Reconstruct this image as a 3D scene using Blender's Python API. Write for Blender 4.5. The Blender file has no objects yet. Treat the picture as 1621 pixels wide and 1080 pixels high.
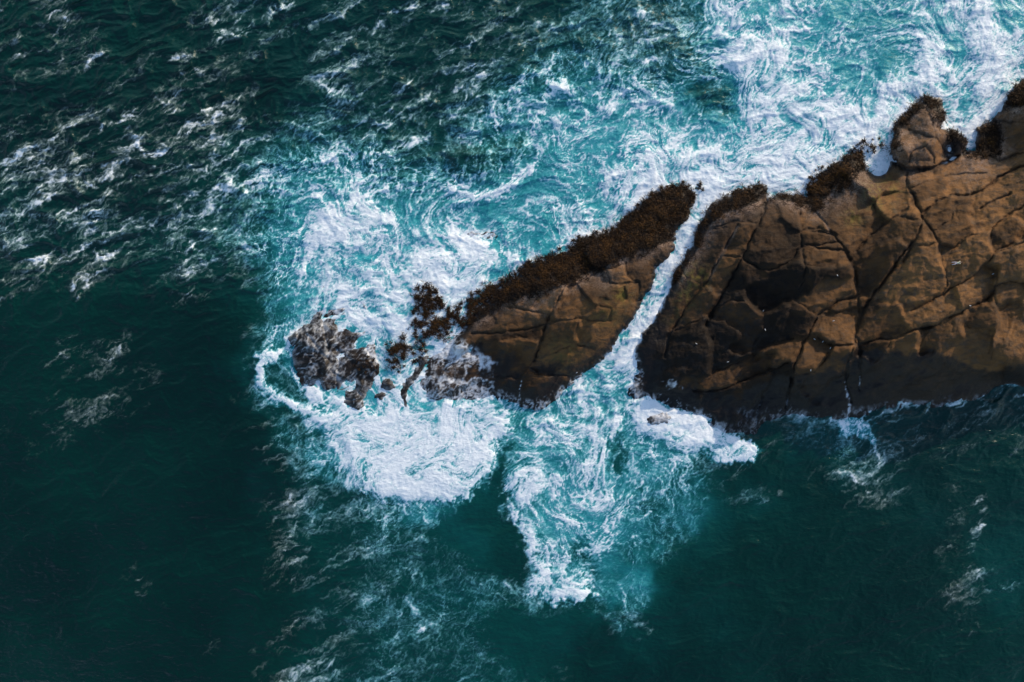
import bpy, bmesh, math, random
import numpy as np
from mathutils import Vector, Matrix

# ================================================================ camera, sky, sun, exposure
SC=bpy.context.scene
PX=9.0            # plan pixels per metre at sea level
CAMZ=150.0        # drone height
CX,CY=810.5,540.0
cam=bpy.data.cameras.new('camera'); camo=bpy.data.objects.new('camera',cam); SC.collection.objects.link(camo)
camo.location=(0,0,CAMZ); camo.rotation_euler=(0,0,0)
cam.sensor_width=36; cam.lens=18*CAMZ/(CX/PX); cam.clip_start=1; cam.clip_end=6000
SC.camera=camo
SUN_EL=math.radians(18); SUN_AZ=math.radians(42)      # azimuth clockwise from +Y (up in the picture)
W=bpy.data.worlds.new('World'); SC.world=W; W.use_nodes=True
nt=W.node_tree; bg=nt.nodes['Background']; sky=nt.nodes.new('ShaderNodeTexSky'); sky.sky_type='NISHITA'
sky.sun_disc=False; sky.sun_elevation=SUN_EL; sky.sun_rotation=SUN_AZ; sky.altitude=50
nt.links.new(sky.outputs[0],bg.inputs[0]); bg.inputs[1].default_value=0.15
sl=bpy.data.lights.new('sun','SUN'); sl.energy=3.0; sl.angle=math.radians(0.8); sl.color=(1.0,.78,.56)
so=bpy.data.objects.new('sun',sl); SC.collection.objects.link(so); so.location=(40,90,80)
sd=Vector((math.sin(SUN_AZ)*math.cos(SUN_EL),math.cos(SUN_AZ)*math.cos(SUN_EL),math.sin(SUN_EL)))
so.rotation_euler=sd.to_track_quat('Z','Y').to_euler()
SC.view_settings.view_transform='Standard'; SC.view_settings.look='None'
SC.view_settings.exposure=0.60; SC.view_settings.gamma=1.0; SC.view_settings.use_curve_mapping=False
SC.render.engine='CYCLES'; SC.cycles.max_bounces=4; SC.cycles.diffuse_bounces=2; SC.cycles.use_denoising=True

F32=np.float32
# ---------------------------------------------------------------- noise
def _perm(seed):
    r=np.random.RandomState(seed); p=r.permutation(256); return np.concatenate([p,p,p]).astype(np.int32)
_PC={}
def perlin(x,y,seed=0):
    if seed not in _PC:
        a=np.linspace(0,2*np.pi,256,endpoint=False)+seed
        _PC[seed]=(_perm(seed),np.cos(a).astype(F32),np.sin(a).astype(F32))
    p,gx,gy=_PC[seed]
    x=np.asarray(x,F32); y=np.asarray(y,F32)
    xf=np.floor(x); yf=np.floor(y)
    xi=xf.astype(np.int32)&255; yi=yf.astype(np.int32)&255
    fx=x-xf; fy=y-yf
    u=fx*fx*fx*(fx*(fx*6-15)+10); v=fy*fy*fy*(fy*(fy*6-15)+10)
    a=p[xi]; b=p[xi+1]
    h00=p[a+yi]; h01=p[a+yi+1]; h10=p[b+yi]; h11=p[b+yi+1]
    n00=gx[h00]*fx+gy[h00]*fy
    n10=gx[h10]*(fx-1)+gy[h10]*fy
    n01=gx[h01]*fx+gy[h01]*(fy-1)
    n11=gx[h11]*(fx-1)+gy[h11]*(fy-1)
    n0=n00+u*(n10-n00); n1=n01+u*(n11-n01)
    return (n0+v*(n1-n0))*F32(1.45)
def fbm(x,y,o=4,seed=0,g=0.5):
    s=0; a=1.0; t=0
    for i in range(o):
        s=s+a*perlin(x*(2**i),y*(2**i),seed+i*7); t+=a; a*=g
    return s/t
def ridge(x,y,seed=0,k=1.6):
    return np.clip(1-np.abs(perlin(x,y,seed))*k,0,1)
def ridgemf(x,y,o=5,seed=0,gain=0.6,k=1.7,p=1.0):
    s=0; a=1.0; t=0; w=1.0
    for i in range(o):
        r=ridge(x,y,seed+11*i,k)**2*w
        s=s+a*r; t+=a; w=np.clip(r*1.6+0.18,0,1); a*=gain; x=x*1.93+3.1; y=y*1.93-1.7
    return s/t
def worley(x,y,seed=0,jit=0.9):
    rng=np.random.RandomState(seed+991)
    tx=rng.rand(256,256).astype(F32); ty=rng.rand(256,256).astype(F32)
    xf=np.floor(x); yf=np.floor(y); xi=xf.astype(np.int32); yi=yf.astype(np.int32)
    fx=x-xf; fy=y-yf
    f1=np.full(x.shape,9,F32); f2=np.full(x.shape,9,F32)
    for dy in(-1,0,1):
        for dx in(-1,0,1):
            ix=(xi+dx)&255; iy=(yi+dy)&255
            ox=dx+0.5+(tx[ix,iy]-0.5)*jit-fx; oy=dy+0.5+(ty[ix,iy]-0.5)*jit-fy
            d=ox*ox+oy*oy
            m=d<f1
            f2=np.where(m,f1,np.minimum(f2,d)); f1=np.where(m,d,f1)
    return np.sqrt(f1),np.sqrt(f2)
def sstep(a,b,x):
    t=np.clip((x-a)/(b-a),0,1); return t*t*(3-2*t)
def bilin(img,x,y):
    h,w=img.shape
    x=np.clip(x,0,w-1.001); y=np.clip(y,0,h-1.001)
    xi=x.astype(np.int32); yi=y.astype(np.int32); fx=(x-xi).astype(F32); fy=(y-yi).astype(F32)
    a=img[yi,xi]; b=img[yi,xi+1]; c=img[yi+1,xi]; d=img[yi+1,xi+1]
    return (a+(b-a)*fx)*(1-fy)+(c+(d-c)*fx)*fy
def blur(a,n):
    # repeated box blur, n = radius in cells
    for _ in range(3):
        for ax in (0,1):
            pad=[(0,0),(0,0)]; pad[ax]=(n+1,n)
            c=np.cumsum(np.pad(a,pad,mode='edge').astype(np.float64),axis=ax)
            L=a.shape[ax]
            hi=np.take(c,np.arange(2*n+1,2*n+1+L),axis=ax); lo=np.take(c,np.arange(0,L),axis=ax)
            a=((hi-lo)/(2*n+1)).astype(F32)
    return a
def digits(rows,n):
    out=np.zeros((len(rows),n),F32)
    for i,r in enumerate(rows):
        r=r.replace(' ','').replace('|','')
        r=r+r[-1]*(n-len(r))
        assert len(r)==n,(i,len(r))
        out[i]=[int(c) for c in r]
    return out
def samp(g,cell,x,y):
    # smooth (cubic b-spline like) sampling of a control grid
    gx=x/cell; gy=y/cell
    h,w=g.shape
    xi=np.floor(gx).astype(np.int32); yi=np.floor(gy).astype(np.int32); fx=(gx-xi).astype(F32); fy=(gy-yi).astype(F32)
    def wt(t): return ((1-t)**3/6,(3*t**3-6*t*t+4)/6,(-3*t**3+3*t*t+3*t+1)/6,t**3/6)
    wx=wt(fx); wy=wt(fy); s=0
    for j in range(4):
        yy=np.clip(yi+j-1,0,h-1); r=0
        for i in range(4):
            xx=np.clip(xi+i-1,0,w-1); r=r+wx[i]*g[yy,xx]
        s=s+wy[j]*r
    return s
def polydist(X,Y,pts,closed=False):
    """distance to a polyline, parameter along it (0..1)"""
    P=list(pts)+([pts[0]] if closed else [])
    D=np.full(X.shape,1e9,F32); T=np.zeros(X.shape,F32)
    n=len(P)-1
    for i in range(n):
        (ax,ay),(bx,by)=P[i],P[i+1]
        dx,dy=bx-ax,by-ay; L=dx*dx+dy*dy+1e-9
        t=np.clip(((X-ax)*dx+(Y-ay)*dy)/L,0,1)
        d=(X-ax-t*dx)**2+(Y-ay-t*dy)**2
        m=d<D; D=np.where(m,d,D); T=np.where(m,(i+t)/n,T)
    return np.sqrt(D),T
def inside(X,Y,pts):
    r=np.zeros(X.shape,bool); n=len(pts)
    for i in range(n):
        (x1,y1),(x2,y2)=pts[i],pts[(i+1)%n]
        if y1==y2: continue
        c=((Y>=min(y1,y2))&(Y<max(y1,y2)))&(X<(x2-x1)*(Y-y1)/(y2-y1)+x1)
        r^=c
    return r
def sdf(X,Y,pts,pad=60):
    """signed distance (positive inside), only exact within the padded box"""
    xs=[p[0] for p in pts]; ys=[p[1] for p in pts]
    out=np.full(X.shape,-1e3,F32)
    m=(X>min(xs)-pad)&(X<max(xs)+pad)&(Y>min(ys)-pad)&(Y<max(ys)+pad)
    x=X[m]; y=Y[m]
    d,_=polydist(x,y,pts,True); i=inside(x,y,pts)
    out[m]=np.where(i,d,-d); return out
FOAM=digits([
"111210|110011|123111|122121|122111|212443|456766|654454|757876|6",
"112311|100012|332221|242211|122332|232444|456776|654344|667786|6",
"221112|111012|322112|331111|222222|222443|357877|665445|776667|7",
"211112|112331|111002|221222|332332|334454|457887|764456|787677|8",
"121111|111222|110013|222322|444344|445555|325888|776546|687787|7",
"110111|122332|221111|222343|456555|445665|313788|877666|777788|8",
"111112|332333|322212|223233|445556|655555|656788|887788|887888|8",
"221222|342334|433233|333332|355556|655566|755677|888888|888888|8",
"333334|432234|533345|554321|244664|556677|766787|888888|888888|8",
"334432|332334|455444|554332|387544|667788|888888|888888|888888|8",
"344312|431344|545456|786446|886444|456888|888888|888888|888888|8",
"443333|423454|455567|886555|555444|457777|888888|888888|888888|8",
"443344|444433|333457|887765|655555|677666|888888|888888|888888|8",
"343354|333333|344556|787776|776566|777777|777777|777777|777777|7",
"222243|111232|333556|777778|887677|777777|777777|777777|777777|7",
"222121|101122|112456|667788|888777|777777|777777|777777|777777|7",
"110000|011111|002456|567888|877777|777777|777777|777777|777777|7",
"100010|000001|111344|556888|766666|666666|666666|666666|666666|6",
"000122|100000|013553|456777|866666|666666|666666|666666|666666|6",
"000232|111000|027644|455666|666666|666666|544444|444444|444444|4",
"001222|221100|137665|455666|666665|566666|544444|444444|444444|4",
"111112|331000|135788|665666|666654|555655|554444|443333|333444|4",
"1101321100000233588889999874334456667775223456444445444",
"1111210000000123347999999824554654666654232345533322122",
"0111010000000034456999999716665635546654201234521111111",
"0110100000000034455899998416666643543211111245421011100",
"0000000000000023454577653005666545433112301223531111101",
"0000000000000024453444420003665543323100001001000022000",
"0000000000000014443444310001655442222100000000000021000",
"0000000000000024442443221000634311222000000000000030000",
"0000000211000013332333222211765411110100000000000023211",
"0000001200000012232432222223776412101100000000000133311",
"000000|001100|000001|114321|321122|112210|000000|000000|001100|0",
"0000000000120013431333322210000013200000000000000012100",
"0000000000120024432453232110000001100000000000000001000",
"0000000000010035543444322211111000000000000000000000000",
"0000000000000035543444322211111000000000000000000000000",
],55)
AER=digits([
"000000111|111111232|357776778|8",
"000000111|111111221|268776688|8",
"000000001|111113443|338876688|8",
"000000002|211135666|658888888|8",
"000000123|222355777|789999999|9",
"100001135|643566668|999999999|9",
"111111236|877666678|999999999|9",
"000011137|888877888|888888888|8",
"000000036|788888887|777777777|7",
"000000046|788888877|777777777|7",
"000000166|788876676|332222222|2",
"000000014|899846666|642232211|1",
"000000012|899857656|431142111|1",
"0000000123344348764311122111",
"0000000122334427753311011122",
"0000000123333426743210010023",
"0000000112344434432110001112",
"0000000122333332122111000111",
"0000000122333432111110000111",
],28)
# patches: polygon, density, inner softness, ragged amount
PATCHES=[
 # white burst below the reef
 ([(505,655),(545,648),(600,652),(650,655),(700,640),(760,636),(800,650),(820,676),(808,706),(786,740),(768,768),(738,793),(700,798),(650,794),(605,791),(573,776),(556,750),(549,722),(548,696),(525,676)],0.93,14,5),
 # rim of white water round the reef's west end
 ([(405,560),(430,548),(455,556),(440,572),(418,585),(422,602),(445,622),(480,640),(520,650),(560,664),(552,690),(515,676),(470,655),(430,638),(406,612)],0.86,9,4),
 ([(1096,298),(1128,312),(1110,345),(1100,385),(1084,412),(1064,455),(1050,490),(1034,515),(1014,550),(1010,590),(965,592),(985,535),(1006,508),(1016,475),(1034,440),(1043,412),(1060,402),(1068,370),(1086,345),(1101,320)],.86,5,2),
 # outflow plume, west lobe
 ([(905,602),(985,590),(1002,610),(1000,640),(985,700),(992,760),(1030,790),(985,835),(968,872),(925,890),(945,930),(925,950),(872,955),(838,940),(836,915),(846,885),(830,852),(806,822),(799,780),(792,742),(812,706),(850,664)],0.56,16,7),
 ([(836,905),(870,895),(925,915),(945,940),(920,955),(872,957),(840,944)],0.80,12,6),
 ([(796,735),(830,735),(850,800),(860,860),(845,890),(828,850),(805,815)],0.72,12,6),
 # splash against the foot of the headland
 ([(1000,648),(1008,628),(1035,622),(1050,640),(1075,650),(1125,660),(1122,678),(1160,690),(1196,698),(1202,716),(1185,730),(1140,732),(1110,712),(1070,712),(1040,700),(1005,690)],0.80,8,4),
 ([(1100,674),(1122,674),(1155,689),(1190,695),(1206,712),(1192,729),(1150,735),(1118,724),(1145,716),(1172,713),(1150,702),(1110,692)],.88,6,3),
 ([(1325,668),(1345,655),(1385,672),(1390,700),(1360,690),(1335,690)],.55,10,4),
 ([(1005,640),(1030,622),(1055,645),(1125,658),(1120,672),(1075,688),(1030,676),(1005,664)],0.90,7,4),
 # breaker north of the islet
 ([(704,284),(730,298),(760,304),(795,290),(820,268),(850,246),(852,262),(825,294),(790,312),(750,316),(715,306)],0.93,7,4),
 ([(520,328),(560,308),(590,318),(584,340),(548,352),(510,395),(480,400),(500,362)],0.86,14,7),
 ([(640,400),(700,372),(760,395),(735,430),(700,460),(690,520),(640,540),(590,520),(610,450)],0.88,30,8),
 ([(1040,290),(1120,262),(1240,262),(1300,236),(1390,190),(1400,215),(1330,258),(1275,300),(1215,292),(1150,306),(1100,288)],0.90,12,5),
 ([(865,130),(890,118),(912,132),(900,150),(870,152)],0.8,14,6),
 ([(1562,20),(1600,60),(1570,130),(1590,170),(1560,210),(1535,225),(1540,180),(1555,120),(1530,60)],0.88,18,8),
]
# clear dark windows in the foam
HOLES=[
 ([(1095,140),(1140,135),(1160,155),(1165,180),(1140,182),(1105,170)],0.05,16,6),
 ([(700,240),(735,225),(770,225),(835,212),(845,235),(820,260),(780,285),(735,288),(708,275)],0.14,18,6),
 ([(970,700),(985,690),(992,720),(985,755),(965,745)],0.05,10,4),
 ([(892,865),(925,850),(930,885),(905,890)],0.08,9,4),
 ([(420,580),(445,572),(470,605),(490,635),(455,625),(425,605)],0.12,6,3),
 ([(1360,30),(1400,20),(1450,45),(1440,95),(1400,120),(1375,80)],0.22,18,6),
 ([(872,288),(915,265),(950,285),(940,318),(885,322)],0.20,14,6),
 ([(925,205),(955,195),(968,225),(945,240)],0.16,10,5),
 ([(820,335),(880,330),(890,355),(835,362)],0.22,12,5),
 ([(560,250),(640,262),(690,270),(660,300),(600,290)],0.16,16,6),
 ([(480,430),(520,415),(560,440),(520,470),(480,470)],.35,18,6),
 ([(1235,60),(1290,40),(1310,80),(1260,100)],.34,18,6),
 ([(1470,160),(1500,140),(1540,160),(1520,195),(1500,190)],.34,12,5),
 ([(1240,215),(1290,195),(1310,222),(1260,240)],.5,16,6),
 ([(1090,205),(1120,200),(1125,225),(1095,225)],.15,10,5),
 ([(560,175),(530,160),(545,180)],.05,10,4),
 ([(800,820),(780,760),(790,700),(815,700),(800,760),(812,830),(836,890),(826,930),(770,900)],0.0,12,3),
]
# crests: polyline, half width, peak density
CRESTS=[
 ([(1147,97),(1197,83),(1240,93),(1293,107),(1333,127)],6,.75),([(1293,233),(1318,195),(1340,174),(1385,173)],6,.75),
 ([(1233,230),(1260,217),(1293,187),(1320,177)],5,.7),([(1367,107),(1387,130),(1407,140),(1433,137),(1460,123)],5,.8),
 ([(1470,93),(1493,110),(1507,132)],6,.8),([(1407,80),(1440,75),(1482,78)],5,.75),([(1200,30),(1240,50),(1290,45),(1300,70)],6,.7),
 ([(1547,97),(1563,127),(1573,150),(1560,175),(1540,192)],9,.9),([(1180,150),(1215,170),(1260,165)],6,.7),([(1080,250),(1130,240),(1180,255),(1230,250)],7,.75),
 ([(800,177),(827,160),(860,157),(893,147),(927,140)],6,.8),([(880,130),(900,142),(915,138)],9,.9),([(933,160),(960,173),(982,157)],8,.75),
 ([(993,277),(987,240),(1000,207),(1013,187)],5,.7),([(1033,260),(1060,233),(1080,207)],6,.8),([(900,213),(873,217),(860,233),(847,253)],6,.7),
 ([(540,327),(560,318),(575,312)],7,.9),([(493,390),(477,427),(470,457)],6,.75),([(453,373),(500,380),(542,366)],6,.8),([(430,430),(450,470),(445,505)],5,.6),
 ([(580,420),(630,400),(660,420),(640,460)],7,.6),([(690,395),(740,410),(790,390)],6,.6),([(480,560),(470,540),(480,515)],5,.6),
 ([(60,300),(110,285),(165,300),(210,285),(260,262)],4,.55),([(0,330),(60,345),(120,330),(190,345)],4,.5),([(230,330),(290,310),(340,300),(400,290)],4,.5),([(250,180),(300,165),(340,180),(380,190)],4,.5),
 ([(600,110),(640,120),(680,100),(720,80)],4,.5),([(560,190),(610,200),(640,185),(700,190)],4,.5),([(120,120),(150,90),(200,80)],4,.35),([(260,95),(300,90),(320,115)],4,.45),
 ([(505,128),(520,140),(540,148)],6,.7),
 ([(425,200),(450,198),(480,196),(495,185)],5,.6),
 ([(205,200),(218,225),(232,242),(260,246),(285,240)],5,.6),
 ([(160,205),(180,198),(205,186),(218,205)],5,.6),
 ([(120,285),(145,262),(172,258)],5,.55),
 ([(45,330),(70,318),(98,298)],5,.6),
 ([(150,320),(170,300),(178,280)],7,.5),
 ([(0,260),(25,255),(45,235),(65,225)],4,.5),
 ([(70,20),(90,28),(105,10)],7,.5),
 ([(330,30),(345,48),(365,55),(395,48),(400,32),(380,30),(375,45)],4,.55),
 ([(415,10),(440,12),(460,2)],6,.55),
 ([(560,40),(590,55),(605,30),(640,15),(690,10)],6,.55),
 ([(645,28),(690,14),(712,2)],5,.6),
 ([(715,115),(735,112),(760,118),(790,100)],5,.55),
 ([(725,155),(760,145),(790,150),(820,135),(860,112),(885,85)],5,.55),
 ([(832,35),(860,40),(880,45)],6,.6),
 ([(545,250),(580,243),(620,240),(665,222),(685,215)],5,.65),
 ([(410,275),(450,260),(500,250),(540,235)],4,.5),
 ([(300,290),(330,300),(380,290),(440,270)],4,.45),
 ([(40,395),(60,412),(85,400)],5,.55),
 ([(130,395),(165,405),(190,400)],4,.7),
 ([(115,440),(125,465),(138,440)],6,.6),
 ([(290,375),(305,385),(318,402)],4,.65),
 ([(1120,50),(1100,75),(1130,90)],5,.5),
 ([(1000,98),(1030,95),(1060,88)],5,.6),
 ([(1010,5),(1015,25),(1040,35)],6,.6),
 ([(630,905),(628,935),(650,960),(668,985)],5,.5),
 ([(610,925),(618,950),(612,970)],5,.45),
 ([(655,1000),(672,995),(665,1010)],5,.6),
 ([(640,845),(670,850),(685,825)],6,.5),
 ([(985,935),(995,970),(1030,1000)],5,.5),
 ([(1330,745),(1360,760),(1385,790)],5,.6),
 ([(1340,655),(1345,690),(1380,690),(1390,730),(1400,745)],5,.55),
 ([(1550,780),(1558,820),(1535,870),(1530,890)],7,.45),
 ([(1525,885),(1560,925),(1600,925)],7,.45),
 ([(1195,790),(1215,788),(1235,780)],5,.45),
 ([(895,890),(930,868),(945,872)],4,.7),
 ([(800,760),(812,820),(845,880)],4,.7),
 ([(985,640),(965,700),(940,760)],8,.35),
 ([(440,760),(470,790),(465,825)],6,.35),
 ([(200,530),(150,600),(100,640),(60,660)],12,.22),
 ([(240,600),(190,640),(140,670),(100,690)],12,.26),
 ([(230,905),(222,935)],7,.5),
 ([(328,995),(335,1015)],7,.45),
 ([(500,1010),(480,1030),(495,1050),(530,1055)],6,.4),
 ([(850,290),(880,330),(950,335),(1000,330)],5,.5),
 ([(960,250),(985,280),(1000,300)],8,.6),
 ([(875,165),(930,150),(960,175),(1000,140)],9,.55),
]
# swirls of the surface current: centre, radius, strength (radians)
SWIRLS=[(1450,110,95,1.6),(740,385,70,-1.5),(560,420,90,1.0),(1130,190,60,1.2),(960,250,70,-1.1),
        (880,760,60,1.0),(1330,120,80,-1.2),(620,700,70,0.9),(1250,60,70,1.1),(1000,760,60,-1.0),(1570,150,60,-1.3),(1050,60,60,.9)]

def make_sea(X,Y,step):
    """all the surface fields of the sea on the pixel-plan grid X,Y"""
    # plan warp so that control cells never show
    wx=fbm(X/70,Y/70,4,3)*22+perlin(X/14,Y/14,9)*5; wy=fbm(X/70+9,Y/70,4,5)*22+perlin(X/14,Y/14+5,12)*5
    far=sstep(640,760,Y)
    A=samp(AER,60,X+wx*1.6+fbm(X/30,Y/30,3,7)*26+far*fbm(X/95,Y/95,3,17)*120,Y+wy*1.6+fbm(X/30,Y/30,3,8)*26+far*fbm(X/95,Y/95,3,18)*90)/9
    A=np.clip(A+.10*(1-sstep(380,560,Y-.2*np.clip(X-400,0,500))),0,1)
    d=(np.clip(samp(FOAM,30,X+wx*0.8,Y+wy*0.8),0,9)/9)**1.5*.95
    ws=perlin(X/9,Y/9,21)*1.0+perlin(X/4.5,Y/4.5,22)*0.55
    for pts,val,soft,rag in PATCHES:
        s=sdf(X,Y,pts)+ws*rag*1.3+fbm(X/34,Y/34,4,44,.6)*min(16,soft*1.3)
        w=sstep(-soft*.35,soft,s); d=np.maximum(d,d*(1-w)+val*w) if val>.5 else d*(1-w)+val*w; A=np.maximum(A,sstep(-soft*1.6,soft,s)*.62)
    for pts,val,soft,rag in HOLES:
        s=sdf(X,Y,pts)+ws*rag*1.5+fbm(X/34,Y/34,4,46,.6)*min(22,soft*1.7)
        w=sstep(-soft*1.3,soft*1.3,s)*(.75 if val>.15 else 1); d=d*(1-w)+val*w
        if val<.15: A=A*(1-.36*w)
    cr=np.zeros_like(d)
    for pts,hw,val in CRESTS:
        x0=min(p[0] for p in pts)-60; x1=max(p[0] for p in pts)+60; y0=min(p[1] for p in pts)-60; y1=max(p[1] for p in pts)+60
        m=(X>x0)&(X<x1)&(Y>y0)&(Y<y1)
        if not m.any(): continue
        xx=X[m]; yy=Y[m]
        dist,t=polydist(xx+fbm(xx/16,yy/16,3,61)*13,yy+fbm(xx/16,yy/16,3,67)*13,pts)
        taper=np.clip(np.sin(np.pi*(0.12+0.76*t)),0,1)
        cr[m]=np.maximum(cr[m],val*np.exp(-(dist/(hw*1.15))**2)*taper)
    # patchiness at several scales
    pat=fbm(X/55,Y/55,3,31)*0.55+fbm(X/22,Y/22,2,35)*0.35
    d=np.clip(d*(1+pat*1.15*(1-.55*sstep(.55,.95,d))),0,1)
    d=np.clip(d+cr*0.75*(1-d),0,.97)
    # ---- stir the plan coordinates with a current
    psi=fbm(X/170,Y/170,2,71)*170*1.15+fbm(X/70,Y/70,2,73)*70*0.50+perlin(X/28,Y/28,75)*28*0.16
    amp=0.45+0.7*blur(A,int(40/step))
    psi=psi*amp
    gy,gx=np.gradient(psi,step)
    vx=gy; vy=-gx
    for cx,cy,r,k in SWIRLS:
        ex=X-cx; ey=Y-cy; rr=np.exp(-(ex*ex+ey*ey)/(r*r))
        vx=vx-ey*rr*k*.06; vy=vy+ex*rr*k*.06
    x0,y0=X[0,0],Y[0,0]
    QX=X.copy(); QY=Y.copy(); n=10; dt=1.15
    for i in range(n):
        ix=(QX-x0)/step; iy=(QY-y0)/step
        u=bilin(vx,ix,iy); v=bilin(vy,ix,iy)
        QX=QX-u*dt; QY=QY-v*dt
    # in the chop the foam lines lie along the crests
    th=math.radians(-27); c,s=math.cos(th),math.sin(th)
    chop=1-sstep(.20,.50,A+fbm(X/40,Y/40,2,77)*.08)
    wbx=fbm(X/15,Y/15,3,140,.6); wby=fbm(X/15+4,Y/15,3,143,.6)
    def strands(x,y,seed,scales,k,lo=.10):
        """thin bright threads at several sizes, each size coming and going"""
        F=0; tot=0
        for i,sc in enumerate(scales):
            n=np.abs(perlin(x/sc,y/sc,seed+i*5)); g_=.5+.5*perlin(x/(sc*1.9)+9,y/(sc*1.9),seed+i*5+2)
            kk=k*(sc/16.)**.45
            f_=(np.exp(-n*kk)+.35*np.exp(-n*kk*.3))*sstep(lo,lo+.52,g_)
            w_=sc**.22; F=F+w_*f_; tot+=w_
            x=x+2.6*sc*.10*n; y=y-2.2*sc*.10*n
        return F/tot
    # turbulent water: threads follow the stirred plan
    fx=QX+wbx*7; fy=QY+wby*7
    Ft=strands(fx,fy,401,(95,60,38,24,15,9,5.5),9)*2.3
    def lace(sc,seed,kk,am):
        f1,f2=worley((fx+wbx*am)/sc,(fy+wby*am)/sc,seed); return np.exp(-(f2-f1)*kk)
    nm=sstep(-.35,.30,perlin(X/75,Y/75,411)); nm2=sstep(-.15,.4,perlin(X/45,Y/45,413))
    Ft=Ft*.85+lace(44,5,24,7)*.9*nm+lace(21,6,17,6)*.75*(.3+.7*nm2)+lace(9.5,8,11,4)*.45*(1-.7*nm2)
    # chop: threads drawn out along the crests, finer and paler
    al=(X+wbx*7+.35*(QX-X))*c+(Y+wby*7+.35*(QY-Y))*s; ac=-(X+wbx*7+.35*(QX-X))*s+(Y+wby*7+.35*(QY-Y))*c
    band=sstep(-.30,.42,fbm(al/120,ac/30,4,195,.62))
    Fc=strands(al*.46,ac,431,(38,24,15,9,5.5),9,-.06)*3.0*(.22+1.15*band)
    pool=sstep(-.42,.30,fbm((QX+wbx*4)/62,(QY+wby*4)/62,3,421,.55)+.55*(d-.45)+.55*(1-sstep(.12,.4,d)))
    F=Ft**1.25*(.26+.62*pool)*(1-chop)+np.clip(Fc,0,9)**1.35*.40*chop
    K=.5+.85*fbm((QX+wbx*3)/58,(QY+wby*3)/58,5,163,.58); K=np.clip(K,0,1); K2=np.clip(.5+.7*fbm(fx/17,fy/17,4,167,.65),0,1)
    cloud=sstep(.22,1.0,.62*K+.38*K2+(d-.55)*.55)
    grain=.78+.45*fbm(fx/5,fy/5,3,171,.7)
    a_=(.12+2.6*d**.85)*(1+.55*chop*(1-.75*sstep(470,640,Y+.25*np.clip(X-900,0,300))))*sstep(.004,.05,d); b_=1.95*sstep(.2,1.,d)**1.5
    opt=(a_*F*grain+b_*cloud*cloud*grain)
    milk=.16*sstep(.30,1.,A)*(.2+1.2*K)
    fo=1-np.exp(-np.clip(opt+milk,0,9))
    def rank(T):
        q=np.quantile(T[::3,::3],np.linspace(0,1,200)).astype(F32)
        return np.interp(T,q,np.linspace(0,1,200)).astype(F32)
    U=rank(F+.5*K)
    # streaks drawn down the face of the breaker
    s_=sdf(X,Y,HOLES[1][0],30)
    st=sstep(.55,.85,.5+.5*perlin((X+.30*Y+wbx*5)/5.5,(Y-.30*X)/34,197)+.22*perlin(X/7,Y/9,198))*sstep(-8,10,s_)*sstep(222,275,Y-.28*(780-X))
    fo=1-(1-fo)*(1-.38*st)
    fo=np.clip(fo+.6*(fo-blur(fo,1))+.18*(fo-blur(fo,4)),0,1)
    fo=fo*(1-chop*np.where(Y+.25*np.clip(X-900,0,300)>560,.38,.20)*(1-.6*sstep(.2,.6,cr))*(1-sstep(.45,.8,d)))
    return dict(F=F,A=A,d=d,foam=fo,U=U,QX=QX,QY=QY,cr=cr,chop=chop)
# ---------------------------------------------------------------- plan of the rocks (plan pixels)
def R2(*p): return [(620+u/2.77,270+v/2.77) for u,v in p]
def R3(*p): return [(960+u/2.4,250+v/2.4) for u,v in p]
def R4(*p): return [(1270+u/3.6,120+v/3.6) for u,v in p]
def R5(*p): return [(1300+u/3.374,380+v/3.374) for u,v in p]
def R1(*p): return [(400+u/2.841,420+v/2.841) for u,v in p]
HEADLAND=R3((400,165),(350,230),(330,330),(290,380),(240,490),(215,560),(170,630),(112,720),(125,820),(90,900),(100,930),(200,925),(240,940),(290,960),(350,978),(400,992),(390,1020),(480,1050),(560,1040),(600,985),(700,962),(800,990),(900,985))+\
 R5((100,940),(300,915),(450,870),(600,895),(800,868),(950,830),(1083,805))+[(1690,605),(1760,580),(1790,480),(1795,300),(1770,120),(1700,95),(1640,120),(1621,128),(1606,138),(1592,163)]+\
 R4((1100,245),(1012,290),(985,420),(900,455),(740,528),(590,528),(510,480),(460,375),(400,345),(345,365),(220,480),(85,520),(5,640))+R3((765,150),(720,132),(640,142),(603,170),(617,112),(580,96),(470,130))
STACK=R4((510,475),(500,285),(560,235),(610,170),(680,120),(720,97),(780,110),(800,170),(820,235),(800,290),(870,300),(940,350),(945,380),(920,440),(900,457),(740,528),(590,528))
ISLET=R2((1275,45),(1335,90),(1337,140),(1290,222),(1252,272),(1240,330),(1215,380),(1168,400),(1140,480),(1090,570),(1062,650),(1000,712),(950,792),(880,852),(800,912),(740,972),(660,1032),(590,1032),(530,1010),(450,1000),(300,1020),(200,1040),(130,1010),(110,930),(150,850),(240,740),(310,672),(480,500),(530,458),(620,390),(760,348),(830,290),(960,270),(1050,190),(1150,90))
REEF=R1((165,330),(185,440),(250,565),(330,612),(480,652),(497,600),(545,540),(560,480),(545,400),(525,250),(500,195),(430,105),(330,100),(295,150),(300,225),(215,300))
BOULDERS=[ # outline centre, radii, angle, height
 ('boulder',(613,609),(13,10),.5,.75),('boulder',(603,626),(10,7),-.4,.6),
 ('boulder',(1046,664),(26,13),-.15,.9),('boulder',(745,386),(46,17),-.25,-.12),
 ('boulder',(1107,297),(6,5),.6,.7),('boulder',(678,474),(17,15),.3,.35),('boulder',(668,502),(14,9),-.4,.25)]
LEDGE=[(668,565),(655,585),(641,600),(633,622),(634,640),(643,655),(650,652),(645,630),(650,612),(664,598),(676,578),(680,562)]
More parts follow.
